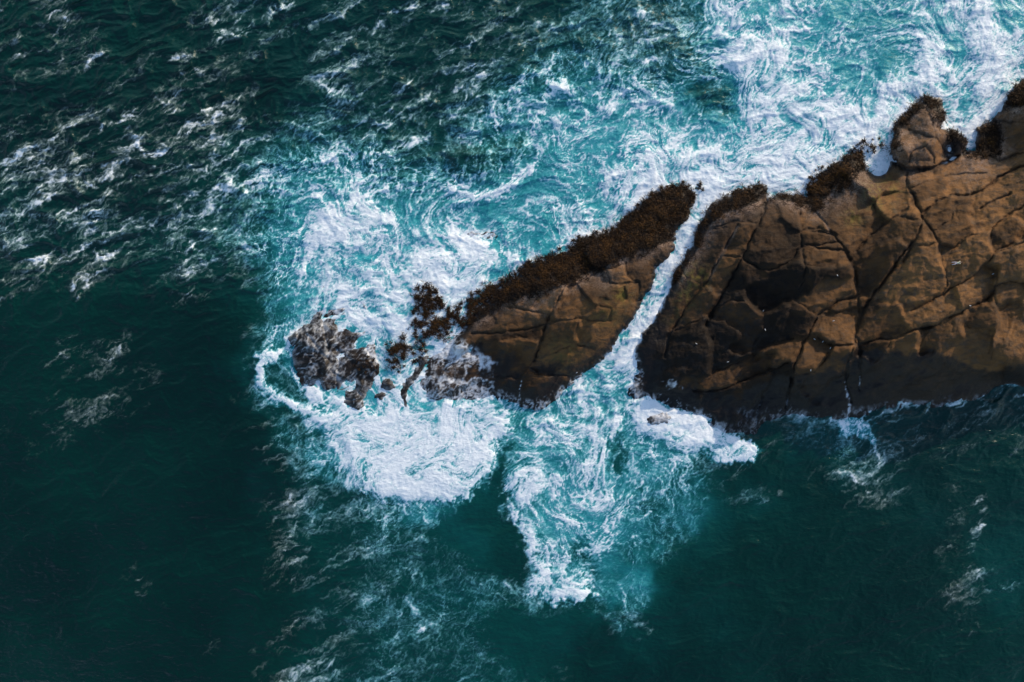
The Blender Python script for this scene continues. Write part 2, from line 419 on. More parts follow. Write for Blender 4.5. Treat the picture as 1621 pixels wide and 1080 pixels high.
# joints: polylines, strength
JOINTS=[
 (R4((505,470),(560,515),(600,540),(740,530),(830,490),(905,452)),1.7),
 (R3((610,170),(575,250),(520,370),(470,470),(400,590),(378,640)),1.0),
 (R3((500,255),(450,340),(392,455),(310,560),(240,670),(222,760)),.8),
 (R3((445,372),(520,378)),.5),
 (R3((410,265),(500,240),(575,250)),.5),
 (R3((735,195),(742,330),(757,430),(742,485)),.55),
 (R3((745,335),(690,395),(645,422),(590,425),(520,385)),.7),
 (R3((740,280),(800,278),(868,295),(882,320)),.7),
 (R3((757,332),(830,345),(900,352),(922,380),(942,440),(955,520),(962,600),(950,680),(962,712),(915,790),(908,850),(930,930)),.9),
 (R3((757,410),(840,415),(925,400)),.4),
 (R3((962,522),(880,545),(800,600),(772,660),(742,720),(715,790),(700,870),(680,950)),1.1),
 (R3((785,668),(860,715),(962,714)),.9),
 (R3((860,715),(832,770),(790,812),(715,830)),.8),
 (R3((710,688),(610,720),(540,760),(430,805),(380,830)),.7),
 (R3((330,885),(440,880),(540,840),(640,800),(690,780)),1.0),
 (R3((600,590),(603,640),(570,690),(540,760)),.4),
 (R3((520,450),(540,550),(600,600),(720,545),(800,600)),.4),
 (R3((240,670),(300,640),(380,600),(470,540),(520,545)),.5),
 (R3((380,640),(400,720),(395,790)),.35),
 (R3((600,890),(575,960),(560,1030)),.6),
 (R3((800,205),(845,270),(870,300)),.5),
 (R4((590,530),(600,630),(630,680),(682,795),(690,830),(640,940),(580,1060)),.9),
 (R4((690,780),(760,720),(850,680),(960,690),(1040,640),(1120,580),(1264,510)),1.0),
 (R4((682,795),(740,890),(780,960),(772,1012)),.6),
 (R4((490,832),(600,760),(635,690)),.6),(R4((550,802),(690,830)),.5),
 (R4((740,890),(840,830),(860,785)),.5),
 (R4((1020,752),(1100,712),(1190,668)),.8),
 (R4((1264,738),(1180,790),(1080,870),(1070,930),(1090,990)),.7),
 (R4((780,960),(860,985),(940,920),(1070,880)),.5),
 (R4((630,962),(720,975),(775,945)),.5),
 (R4((1264,918),(1180,970),(1100,1000)),.8),
 (R4((410,740),(440,790),(492,832),(400,900),(310,1000)),.8),
 (R4((0,880),(100,870),(195,905)),.7),(R4((10,975),(110,962),(210,948),(262,1012)),.7),
 (R4((600,640),(440,690),(400,740)),.4),
 (R4((610,640),(760,590),(900,560),(1050,560)),.5),
 (R5((490,10),(400,120),(330,230),(230,360),(190,480),(178,560)),1.3),
 (R5((178,560),(300,535),(400,525),(500,480),(620,450),(740,390),(860,330),(920,290),(942,200)),1.0),
 (R5((490,20),(580,32),(625,12),(640,100),(662,150),(672,250),(630,300),(480,380)),.5),
 (R5((480,380),(600,320),(700,260),(790,210),(905,105)),.7),
 (R5((1083,8),(1000,50),(920,72),(905,105)),.7),(R5((1083,230),(1000,215),(942,240)),.7),
 (R5((210,565),(205,700),(205,800)),.6),(R5((172,560),(150,650),(130,760)),.8),
 (R5((240,355),(100,385),(0,395)),.5),
 (R5((780,460),(920,485),(900,600)),.4),(R5((920,290),(960,420),(905,640)),.35),
 (R2((760,510),(715,600),(690,650),(650,760),(620,840)),1.0),
 (R2((490,590),(620,620),(690,625)),.6),
 (R2((350,715),(480,712),(620,690),(690,672)),.7),
 (R2((470,745),(560,735),(650,745)),.6),
 (R2((690,735),(800,760),(890,785)),.6),
 (R2((810,500),(880,590),(960,610),(955,660),(820,650),(740,660),(690,660)),.6),
 (R2((600,880),(720,900),(820,905)),.6),(R2((440,905),(560,910),(620,840)),.5),
 (R2((940,430),(960,500),(1080,490)),.6),(R2((1025,400),(1030,460),(1080,490),(1090,570)),.5),
 (R2((600,555),(700,520),(790,510),(900,450),(1020,410)),.6),
 (R2((960,610),(1030,560),(1020,510)),.4),(R2((820,650),(800,760),(700,800)),.35),
 (R1((170,330),(300,400),(390,380)),.5),(R1((260,560),(340,470),(420,520),(500,600)),.5),(R1((340,470),(330,330),(310,230)),.5),
 (R1((420,520),(470,440),(545,420)),.4),
 (R4((610,310),(760,360),(700,400),(615,440),(610,490)),.7),(R4((700,400),(750,460),(745,520)),.8),(R4((760,345),(830,470)),.6),
 (R4((760,345),(745,260),(700,180)),.5),(R4((1264,440),(1130,480),(985,425)),.7),(R4((1100,260),(1264,270)),.7),
]
# top heights in metres at plan points
HEIGHTS=[(1110,350,1.6),(1085,400,2.0),(1060,470,2.2),(1022,560,1.9),(1012,620,.9),(1070,636,1.0),(1130,655,1.3),(1185,672,1.0),
 (1150,318,1.5),(1250,325,2.6),(1300,300,1.6),(1350,262,1.6),(1400,250,1.9),(1140,390,3.4),(1200,370,4.6),(1250,390,5.2),(1150,470,3.9),(1100,540,3.0),
 (1205,470,5.2),(1282,535,6.1),(1325,575,6.0),(1300,588,6.1),(1268,588,6.0),(1258,555,6.0),(1320,540,6.2),(1300,480,6.0),(1180,590,3.0),(1225,565,4.4),(1255,630,2.2),(1325,625,2.8),(1335,420,6.2),(1352,490,5.5),(1392,395,5.9),(1440,330,5.6),
 (1455,400,7.9),(1430,470,7.6),(1500,450,8.6),(1600,400,9.2),(1600,500,8.6),(1450,540,7.4),(1400,540,6.6),(1700,450,9.5),(1700,280,8),(1500,320,6.4),(1460,285,4.4),(1600,300,7.4),
 (1560,265,4.6),(1620,190,4.8),(1600,170,3.2),(1570,225,2.2),(1380,562,6.0),(1385,605,2.6),(1400,640,.8),(1490,572,6.7),(1500,615,2.4),(1520,635,.9),(1600,580,6.5),(1600,606,2.0),(1700,560,6),(1370,300,3.6),(1310,370,5.6),
 (1470,165,1.6),(1440,210,3.2),(1480,215,3.0),(1455,240,4.3),(1505,228,3.0),(1525,225,1.5),(1415,240,1.4),
 (1090,310,1.2),(1040,330,1.4),(1060,380,2.0),(1000,370,1.6),(930,395,1.5),(850,440,1.5),(780,485,1.2),(740,520,1.0),
 (1040,405,3.0),(1000,440,4.2),(940,450,4.0),(960,490,5.0),(900,490,5.0),(840,500,3.8),(780,520,2.6),(900,540,4.6),(980,510,3.4),(840,560,3.4),(780,570,2.0),(930,570,2.4),(880,605,1.6),(830,620,1.3),
 (730,560,1.2),(700,600,.7),(760,615,.8),(660,620,.4),(700,640,.2),
 (470,540,.5),(490,590,.42),(530,610,.6),(560,640,.5),(580,600,.5),(540,560,.4),(510,510,.15),(560,500,-.3),(545,470,-.3),(590,540,-.2),(590,575,.3)]
# sheets of white water that run over low rock: polygon, density
WASH=[([(664,572),(700,535),(722,518),(745,542),(772,562),(790,573),(780,588),(758,592),(735,580),(700,588)],.80),
 ([(630,655),(650,600),(700,588),(745,598),(786,606),(784,634),(740,645),(690,655)],.55),
 ([(1040,601),(1060,594),(1076,600),(1086,611),(1098,623),(1080,619),(1056,619)],.62),
 ([(495,470),(530,440),(600,450),(625,560),(600,585),(570,560),(560,530),(535,505),(505,500)],.86),
 ([(450,530),(500,500),(540,520),(600,560),(600,620),(575,655),(520,640),(480,615),(455,575)],.40),
 ([(1015,650),(1080,645),(1085,680),(1015,682)],.50),([(690,350),(800,350),(800,420),(690,420)],.62),
 ([(640,440),(720,440),(720,520),(640,520)],.7)]
TRICKLES=[([(826,602),(823,620),(819,642)],1.5),([(1337,606),(1341,622),(1345,640),(1344,656),(1338,670)],3.2),([(1361,596),(1361,616)],1.2),
 ([(735,560),(738,590),(728,612),(724,640)],3),([(728,612),(752,598),(780,606)],2.4),([(700,590),(690,620),(668,645)],3),([(1435,638),(1428,655),(1418,672)],3.0),([(1466,645),(1462,660)],3)]
def components(K):
    """connected regions of equal non-zero value, by runs and union-find"""
    par=[0]
    def find(a):
        while par[a]!=a: par[a]=par[par[a]]; a=par[a]
        return a
    out=np.zeros(K.shape,np.int32); prev=[]
    for j in range(K.shape[0]):
        r=K[j]; b=np.flatnonzero(np.diff(r))+1; st=np.concatenate([[0],b]); en=np.concatenate([b,[len(r)]]); cur=[]
        for s_,e_ in zip(st,en):
            v=r[s_]
            if v==0: continue
            par.append(len(par)); i=len(par)-1
            for ps,pe,pv,pi in prev:
                if pv==v and ps<e_ and pe>s_:
                    ra,rb=find(pi),find(i)
                    if ra!=rb: par[rb]=ra
            cur.append((s_,e_,v,i)); out[j,s_:e_]=i
        prev=cur
    lut=np.array([find(i) for i in range(len(par))],np.int32)
    return lut[out]
def build_rock_grid(step=1.5):
    x=np.arange(440,1790,step,dtype=F32); y=np.arange(88,705,step,dtype=F32)
    X,Y=np.meshgrid(x,y)
    rag=fbm(X/26,Y/26,4,201,.62)*9+perlin(X/5,Y/5,207)*1.6
    outl=[('headland',HEADLAND),('stack',STACK),('islet',ISLET),('reef',REEF),('ledge',LEDGE)]
    for k,(n,(cx,cy),(ra,rb),an,hh) in enumerate(BOULDERS):
        rr=random.Random(k+5)
        outl.append(('boulder%d'%k,[(cx+ra*math.cos(t)*math.cos(an)*q-rb*math.sin(t)*math.sin(an)*q,cy+ra*math.cos(t)*math.sin(an)*q+rb*math.sin(t)*math.cos(an)*q) for t,q in [(i*math.tau/11,rr.uniform(.82,1.12)) for i in range(11)]]))
    S=np.full(X.shape,-1e3,F32); ID=np.full(X.shape,-1,np.int32); SO=[]
    for i,(n,o) in enumerate(outl):
        s=sdf(X,Y,o,40)+(4 if n in('headland','islet','reef') else 0); SO.append(s)
        m=s>S; S=np.where(m,s,S); ID=np.where(m&(s>-18),i,ID)
    # the stack and the headland are one rock mass at their shared joint
    S=np.maximum(S,np.minimum(SO[0],900)*0+np.maximum(SO[0],SO[1]))
    un=np.maximum(SO[0],SO[1]); J=R4((510,478),(590,528),(740,528),(900,456))
    dj,_=polydist(X,Y,J); m=(np.maximum(SO[0],SO[1])>-.5)&(dj<30)&(Y>235)
    near=np.where((dj<22)&(un>-1),np.maximum(un,np.minimum(22-0*dj,10)),S)
    inn=sdf(X,Y,R4((545,470),(820,380),(915,395),(905,440),(925,560),(600,600),(540,540)),10)
    S=np.where(inn>0,np.maximum(S,12),S)
    Sr=S+np.where(S<16,rag*(1-sstep(6,26,S)),0)
    # smooth tops by radial basis functions
    P=np.array(HEIGHTS,np.float64); d=np.sqrt(((P[:,None,:2]-P[None,:,:2])**2).sum(-1)+20**2)
    wgt=np.linalg.solve(d+np.eye(len(P))*4,P[:,2])
    top=np.zeros(X.shape,F32)
    for (px,py,_),w_ in zip(HEIGHTS,wgt): top+=F32(w_)*np.sqrt((X-px)**2+(Y-py)**2+400).astype(F32)
    for k,b in enumerate(BOULDERS): top=np.where(ID==5+k,F32(b[4]),top)
    top=np.where(ID==4,.55,top)
    top=np.clip(top,-.4,11)
    # ---- joints
    D=np.full(X.shape,99,F32); DW=np.zeros(X.shape,F32); BAR=np.zeros(X.shape,bool)
    jx=X+fbm(X/15,Y/15,3,211)*4; jy=Y+fbm(X/15,Y/15,3,217)*4
    groove=np.zeros(X.shape,F32); pil=np.zeros(X.shape,F32)
    for pts,st in JOINTS:
        (ax,ay),(bx,by)=pts[0],pts[1]; l=math.hypot(ax-bx,ay-by); e0=(ax+(ax-bx)/l*26,ay+(ay-by)/l*26)
        (ax,ay),(bx,by)=pts[-1],pts[-2]; l=math.hypot(ax-bx,ay-by); e1=(ax+(ax-bx)/l*13,ay+(ay-by)/l*13)
        pp=[e0]+list(pts)+[e1]
        x0=min(p[0] for p in pp)-50;x1=max(p[0] for p in pp)+50;y0=min(p[1] for p in pp)-50;y1=max(p[1] for p in pp)+50
        j0=max(0,int((y0-y[0])/step));j1=int((y1-y[0])/step)+1;i0=max(0,int((x0-x[0])/step));i1=int((x1-x[0])/step)+1
        sl_=(slice(j0,j1),slice(i0,i1))
        if X[sl_].size==0: continue
        dd,_=polydist(jx[sl_],jy[sl_],pts); db,_=polydist(jx[sl_],jy[sl_],pp)
        BAR[sl_]|=db<1.7
        wv=.75+.5*fbm(X[sl_]/30,Y[sl_]/30,2,219)
        groove[sl_]=np.maximum(groove[sl_],st*wv*(np.exp(-(dd/(1.1+1.0*st))**2)*.95))
        pil[sl_]=np.maximum(pil[sl_],st*np.exp(-dd/11))
    th=math.radians(-38); al=X*math.cos(th)+Y*math.sin(th); ac=-X*math.sin(th)+Y*math.cos(th)
    al2=al+fbm(X/40,Y/40,2,231)*14; ac2=ac+fbm(X/40,Y/40,2,233)*14
    f1,f2=worley((al2+fbm(X/18,Y/18,2,258)*9)/100,(ac2+fbm(X/18,Y/18,2,259)*9)/52,257); bc=f2-f1
    BAR|=bc<.035
    groove=np.maximum(groove,np.exp(-(bc/.03)**2)*.14*(.6+.8*fbm(X/40,Y/40,2,260)))
    # ---- slabs: regions between joints (coarse flood fill)
    RID=np.where(S>-16,ID,-1)
    free=(RID>=0)&~BAR
    key=components(np.where(free,RID+1,0))
    u,inv,cnt=np.unique(key,return_inverse=True,return_counts=True)
    inv=inv.reshape(X.shape); small=cnt<150
    lab=np.where((key==0)|small[inv],0,inv+1).astype(np.int32)
    for it in range(60):
        if not ((lab==0)&(RID>=0)).any(): break
        p=np.pad(lab,1); pr=np.pad(RID,1,constant_values=-9)
        for dy,dx in ((0,1),(0,-1),(1,0),(-1,0)):
            c=p[1+dy:1+dy+X.shape[0],1+dx:1+dx+X.shape[1]]; cr_=pr[1+dy:1+dy+X.shape[0],1+dx:1+dx+X.shape[1]]
            lab=np.where((lab==0)&(RID>=0)&(c>0)&(cr_==RID),c,lab)
    # islands that never got a slab of their own
    lab=np.where((lab==0)&(RID>=0),100000+RID,lab)
    u,lab=np.unique(lab,return_inverse=True); lab=lab.reshape(X.shape)   # 0 = no rock if present
    # ---- heights
    rng=np.random.RandomState(17); nl=lab.max()+1
    tx=rng.normal(0,.017,nl).astype(F32); ty=rng.normal(0,.017,nl).astype(F32); off=rng.normal(0,.13,nl).astype(F32)
    cxs=np.bincount(lab.ravel(),X.ravel(),nl)/np.maximum(np.bincount(lab.ravel(),minlength=nl),1)
    cys=np.bincount(lab.ravel(),Y.ravel(),nl)/np.maximum(np.bincount(lab.ravel(),minlength=nl),1)
    tilt=(tx[lab]*(X-cxs[lab])+ty[lab]*(Y-cys[lab])+off[lab]).astype(F32)
    tilt=blur(np.clip(tilt,-1.1,1.1),1)
    rel=(ridge(al2/120,ac2/42,241)**1.5-.45)*.42+(ridge(al2/60+3,ac2/24,243)**2-.35)*.20+fbm(X/20,Y/20,4,247,.55)*.30+fbm(X/6,Y/6,3,249,.6)*.045
    f1,f2=worley((al2)/62,(ac2)/30,251); mc=np.exp(-((f2-f1)/.05)**2)
    f1,f2=worley((al2)/27+5,(ac2)/15,253); mc2=np.exp(-((f2-f1)/.06)**2)*sstep(-.1,.4,fbm(X/60,Y/60,2,255))
    big=sstep(8,40,S)
    h=top+tilt*big*1.0+rel*(.55+.45*big)-pil*.16-groove*.80-mc*.06-mc2*.03
    low=np.isin(RID,[2,3,4])|(RID>=5)
    wl=np.where(RID==0,13.,np.where(RID==1,8.,np.where(RID==2,12.,np.where(RID==3,6.,4.))))
    sh=1-np.exp(-np.clip(Sr,0,400)/wl)
    small_=(RID>=4)
    z=h*sh+np.where(Sr<0,Sr*.16,0)-.12
    z=np.where(RID==3,np.where(Sr>0,(top+rel*1.0+tilt*.7-groove*.4-mc*.2)*sh,0)+np.where(Sr<0,Sr*.14,0)-.05,z)
    z=np.where(small_,top*sh+rel*.15*sh+np.where(Sr<0,Sr*.12,0)-.02,z)
    z=np.maximum(z,-2.5).astype(F32)
    return dict(x=x,y=y,X=X,Y=Y,S=Sr,S0=S,ID=RID,lab=lab,z=z,groove=groove,mc=mc,step=step,top=top,rel=rel)
# ================================================================ helpers
random.seed(4)
COL=SC.collection
def P3(px,py,z):
    k=(CAMZ-z)/CAMZ/PX
    return ((px-CX)*k,-(py-CY)*k,z)
def mesh_np(name,V,Fq,smooth=True,attrs=None,tri=False):
    me=bpy.data.meshes.new(name); n=len(V); k=3 if tri else 4; f=len(Fq)
    me.vertices.add(n); me.vertices.foreach_set('co',np.ascontiguousarray(V,F32).ravel())
    me.loops.add(f*k); me.loops.foreach_set('vertex_index',np.ascontiguousarray(Fq,np.int32).ravel())
    me.polygons.add(f); me.polygons.foreach_set('loop_start',np.arange(0,f*k,k,dtype=np.int32))
    try: me.polygons.foreach_set('loop_total',np.full(f,k,np.int32))
    except Exception: pass
    me.polygons.foreach_set('use_smooth',np.full(f,smooth,bool))
    for a,v in (attrs or {}).items():
        at=me.attributes.new(a,'FLOAT','POINT'); at.data.foreach_set('value',np.ascontiguousarray(v,F32).ravel())
    me.update(calc_edges=True); return me
def obj(name,me,mat=None,parent=None):
    o=bpy.data.objects.new(name,me); COL.objects.link(o)
    if mat is not None and me is not None and len(me.materials)==0: me.materials.append(mat)
    if parent is not None: o.parent=parent
    return o
def tag(o,label=None,cat=None,group=None,kind=None):
    if label: o['label']=label
    if cat: o['category']=cat
    if group: o['group']=group
    if kind: o['kind']=kind
    return o
# ---------------------------------------------------------------- materials
class NB:
    def __init__(s,name):
        s.m=bpy.data.materials.new(name); s.m.use_nodes=True; s.t=s.m.node_tree; s.b=s.t.nodes['Principled BSDF']
        s.geo=s.t.nodes.new('ShaderNodeNewGeometry')
    def n(s,ty,**k):
        x=s.t.nodes.new(ty)
        for a,v in k.items(): setattr(x,a,v)
        return x
    def put(s,sock,v):
        if hasattr(v,'links') or hasattr(v,'is_linked'): s.t.links.new(v,sock)
        else: sock.default_value=v
    def attr(s,name): return s.n('ShaderNodeAttribute',attribute_name=name).outputs['Fac']
    def math(s,op,a,b=0.0,c=None,clamp=False):
        x=s.n('ShaderNodeMath',operation=op,use_clamp=clamp); s.put(x.inputs[0],a); s.put(x.inputs[1],b)
        if c is not None: s.put(x.inputs[2],c)
        return x.outputs[0]
    def noise(s,scale,detail=4,rough=.55,dist=0.0,vec=None,stretch=None):
        x=s.n('ShaderNodeTexNoise'); x.inputs['Scale'].default_value=scale; x.inputs['Detail'].default_value=detail
        x.inputs['Roughness'].default_value=rough; x.inputs['Distortion'].default_value=dist
        v=vec or s.geo.outputs['Position']
        if stretch:
            mp=s.n('ShaderNodeMapping'); mp.inputs['Scale'].default_value=stretch[0]; mp.inputs['Rotation'].default_value=stretch[1]; s.t.links.new(v,mp.inputs[0]); v=mp.outputs[0]
        s.t.links.new(v,x.inputs['Vector']); return x.outputs['Fac']
    def mix(s,f,a,b,blend='MIX'):
        x=s.n('ShaderNodeMix',data_type='RGBA',blend_type=blend); s.put(x.inputs[0],f)
        for i,v in ((6,a),(7,b)):
            if isinstance(v,tuple): x.inputs[i].default_value=(*v,1)
            else: s.t.links.new(v,x.inputs[i])
        return x.outputs[2]
    def ramp(s,f,a,b):
        x=s.n('ShaderNodeMapRange',interpolation_type='SMOOTHSTEP'); s.put(x.inputs[0],f); x.inputs[1].default_value=a; x.inputs[2].default_value=b
        return x.outputs[0]
    def bump(s,h,strength,dist,normal=None):
        x=s.n('ShaderNodeBump'); x.inputs['Strength'].default_value=strength; x.inputs['Distance'].default_value=dist; s.put(x.inputs['Height'],h)
        if normal is not None: s.t.links.new(normal,x.inputs['Normal'])
        return x.outputs[0]
    def done(s,color,rough,normal=None,spec=.5,ior=None):
        s.put(s.b.inputs['Base Color'],color if not isinstance(color,tuple) else (*color,1)); s.put(s.b.inputs['Roughness'],rough)
        s.put(s.b.inputs['Specular IOR Level'],spec)
        if ior: s.b.inputs['IOR'].default_value=ior
        if normal is not None: s.t.links.new(normal,s.b.inputs['Normal'])
        return s.m
def mat_sea():
    b=NB('sea_water'); fo=b.attr('foam'); ae=b.attr('aeration')
    n1=b.noise(1.6,6,.68,.5); n2=b.noise(6,4,.65,.3)
    # fine break-up of the foam edge, strongest where foam is half covering
    k=b.math('MULTIPLY',fo,b.math('SUBTRACT',1.0,fo)); k=b.math('MULTIPLY',k,3.4)
    d=b.math('ADD',b.math('SUBTRACT',n1,.5),b.math('MULTIPLY',b.math('SUBTRACT',n2,.5),.6))
    f=b.math('ADD',fo,b.math('MULTIPLY',k,b.math('MULTIPLY',d,.6)),clamp=True)
    tone=b.noise(.03,4,.55); 
    deep=b.mix(b.ramp(tone,.35,.65),DEEP0,DEEP1)
    water=b.mix(b.ramp(ae,0.0,.6),deep,MIDW); water=b.mix(b.ramp(ae,.35,1.0),water,TURQ)
    foamc=b.mix(b.ramp(n2,.3,.7),(.68,.78,.86),(.76,.84,.91))
    thin=b.mix(b.ramp(ae,.05,.5),(.15,.21,.207),(.085,.385,.475))
    col=b.mix(b.ramp(f,.05,.62),water,thin); col=b.mix(b.ramp(f,.34,.92),col,foamc)
    rough=b.math('MULTIPLY_ADD',f,.62,.13)
    rip=b.noise(1.1,5,.62,.6,stretch=((1,1.9,1),(0,0,-.42)))
    h=b.math('ADD',b.math('MULTIPLY',rip,.55),b.math('MULTIPLY',f,b.math('MULTIPLY_ADD',n2,.12,.08)))
    return b.done(col,rough,b.bump(h,1.0,RIP),.4,1.33)
def mat_rock():
    b=NB('wet_bedrock'); fo=b.attr('foam'); wet_shade=b.attr('wet_shade'); pale=b.attr('pale'); tone=b.attr('tone'); lich=b.attr('lichen'); crack=b.attr('crack')
    n1=b.noise(.18,6,.6,.4); n2=b.noise(.9,6,.65,.3); n3=b.noise(5,5,.7); n4=b.noise(.45,5,.6,.8,stretch=((1,2.4,1),(0,0,-.6)))
    c=b.mix(b.ramp(n1,.36,.64),ROCK0,ROCK1); c=b.mix(b.ramp(n4,.42,.68),c,ROCK2); 
    c=b.mix(b.math('MULTIPLY',b.ramp(n2,.5,.72),.55),c,(.050,.046,.046))
    c=b.mix(b.math('MULTIPLY',b.ramp(n3,.45,.75),.30),c,(.15,.10,.06))
    c=b.mix(1.0,c,b.mix(tone,(.13,.135,.155),(1.75,1.52,1.20)),'MULTIPLY')
    pk=b.math('MULTIPLY',pale,b.ramp(b.math('ADD',n3,b.math('MULTIPLY',n2,.5)),.55,.95))
    c=b.mix(pk,c,(.27,.20,.165))
    c=b.mix(b.math('MULTIPLY',b.math('MULTIPLY',lich,.55),b.ramp(n2,.42,.62)),c,(.16,.13,.02))
    c=b.mix(b.math('MULTIPLY',crack,.6),c,(.022,.018,.016))
    w=b.ramp(b.math('ADD',wet_shade,b.math('MULTIPLY',b.math('SUBTRACT',n2,.5),.9)),.2,.8)
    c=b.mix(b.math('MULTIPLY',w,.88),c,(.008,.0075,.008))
    f=b.math('MULTIPLY',fo,1.0); k=b.math('MULTIPLY',b.math('MULTIPLY',fo,b.math('SUBTRACT',1.0,fo)),3.0)
    f=b.math('ADD',fo,b.math('MULTIPLY',k,b.math('SUBTRACT',b.noise(2.2,6,.68,.4),.5)),clamp=True)
    c=b.mix(f,c,(.62,.68,.76))
    rough=b.math('SUBTRACT',.82,b.math('MULTIPLY',w,.42))
    h=b.math('ADD',b.math('MULTIPLY',n2,.6),b.math('ADD',b.math('MULTIPLY',n3,.22),b.math('MULTIPLY',n4,.5)))
    return b.done(c,rough,b.bump(h,.8,.35),.18)
def mat_weed(name,a,c_,d):
    b=NB(name); hue=b.attr('hue'); c=b.mix(b.ramp(hue,0,.6),a,c_); c=b.mix(b.ramp(hue,.6,1),c,d)
    oi=b.n('ShaderNodeObjectInfo'); c=b.mix(b.math('MULTIPLY',oi.outputs['Random'],.4),c,a)
    return b.done(c,.6,None,.15)
def mat_plain(name,col,rough=.7,var=.15,scale=12):
    b=NB(name); n=b.noise(scale,3); d=tuple(x*(1-var) for x in col); u=tuple(min(1,x*(1+var)) for x in col)
    return b.done(b.mix(n,d,u),rough)
DEEP0=(.0001,.0140,.0135); DEEP1=(.0002,.0230,.0200); MIDW=(.0010,.056,.055); TURQ=(.018,.27,.33); RIP=.22
ROCK0=(.064,.037,.017); ROCK1=(.108,.062,.028); ROCK2=(.042,.030,.021)
M_SEA=mat_sea(); M_ROCK=mat_rock()
M_WEED=mat_weed('brown_seaweed',(.007,.005,.004),(.028,.013,.004),(.14,.062,.009))

# ================================================================ rocks (heights first, the sea needs them)
G=build_rock_grid(1.5)
def zat(px,py,a=None):
    return float(bilin(G['z'] if a is None else a,np.array([(px-440)/1.5],F32),np.array([(py-88)/1.5],F32))[0])
# ================================================================ sea
ST=1.6
gx=np.arange(-140,1762,ST,dtype=F32); gy=np.arange(-120,1200,ST,dtype=F32)
X,Y=np.meshgrid(gx,gy)
S=make_sea(X,Y,ST)
def waves(X,Y,S):
    th=math.radians(-22); al=X*math.cos(th)+Y*math.sin(th); ac=-X*math.sin(th)+Y*math.cos(th)
    al=al+fbm(X/60,Y/60,2,301)*20; ac=ac+fbm(X/60,Y/60,2,303)*16
    line=470+np.clip((X-430)/400,0,1)*220
    C=.30+.70*(1-sstep(-90,80,Y-line))
    def r(a,b,s): return (1-np.abs(perlin(al/a,ac/b,s))*1.5)**2
    h=.62*perlin(al/260,ac/95,311)+.55*(r(120,46,313)-.5)*C+.34*(r(55,23,315)-.5)*C+.17*(r(25,11.5,317)-.5)*C+.075*(r(11,6,319)-.5)*(.35+.65*C)
    h=h+.05*perlin(al/7,ac/4.5,321)*(.4+.6*C)
    rough=S['A']*C
    h=h*(1-.68*S['A'])+rough*(.15*fbm(S['QX']/26,S['QY']/26,4,331,.6))
    h=h+S['foam']*(.08+.09*fbm(S['QX']/9,S['QY']/9,3,335,.65))+.40*blur(sstep(.45,.85,S['d']),3)
    s=sdf(X,Y,HOLES[1][0])+perlin(X/20,Y/20,340)*4
    h=h+.9*sstep(-6,22,s)
    edge=np.minimum.reduce([X-X[0,0],X[0,-1]-X,Y-Y[0,0],Y[-1,0]-Y])
    return (h*sstep(0,60,edge)).astype(F32),edge
H,EDGE=waves(X,Y,S)
fadeo=sstep(0,70,EDGE)
foamv=S['foam']*fadeo
# shallow white water where the swell meets rock
ixr=(X-440)/1.5; iyr=(Y-88)/1.5
inr=(ixr>1)&(ixr<G['X'].shape[1]-2)&(iyr>1)&(iyr<G['X'].shape[0]-2)
RS=np.where(inr,bilin(G['S'],ixr,iyr),-99); RZ=np.where(inr,bilin(G['z'],ixr,iyr),-9)
rim=np.exp(-np.clip(-RS,0,60)/5.0)*(RS>-30)
south=np.where(Y>600,np.where(X>1180,.5,.6),.85)
foamv=np.clip(foamv+rim*south*(.35+.8*S['U'])*sstep(.25,.75,S['U']+.25*(south>.8))*(1-foamv)*.8,0,1)
Z=H
ny,nx=X.shape
k=(CAMZ-Z)/CAMZ/PX
V=np.stack([(X-CX)*k,-(Y-CY)*k,Z],-1).reshape(-1,3)
idx=np.arange(ny*nx,dtype=np.int32).reshape(ny,nx)
q=np.stack([idx[1:,:-1],idx[1:,1:],idx[:-1,1:],idx[:-1,:-1]],-1).reshape(-1,4)
rzf=np.minimum(RZ[1:,:-1],RZ[:-1,1:]).ravel()
q=q[rzf<2.2]
# the open sea round the surveyed patch
c0=V[idx[0,0]];c1=V[idx[0,-1]];c2=V[idx[-1,-1]];c3=V[idx[-1,0]]; R=2500.
ring=np.array([[-R,R,0],[R,R,0],[R,-R,0],[-R,-R,0],c0,c1,c2,c3],F32); nb=len(V)
V=np.concatenate([V,ring]); rq=np.array([[0,4,5,1],[1,5,6,2],[2,6,7,3],[3,7,4,0]],np.int32)+nb
q=np.concatenate([q,rq])
used=np.zeros(len(V),bool); used[q.ravel()]=True; remap=np.cumsum(used)-1
pad8=np.zeros(8,F32)
at={'foam':np.concatenate([foamv.ravel(),pad8])[used],'aeration':np.concatenate([(S['A']*fadeo).ravel(),pad8+.1])[used]}
sea=obj('sea',mesh_np('sea',V[used],remap[q],True,at),M_SEA); tag(sea,'dark teal sea streaked with white foam around the rocks','sea',kind='structure')

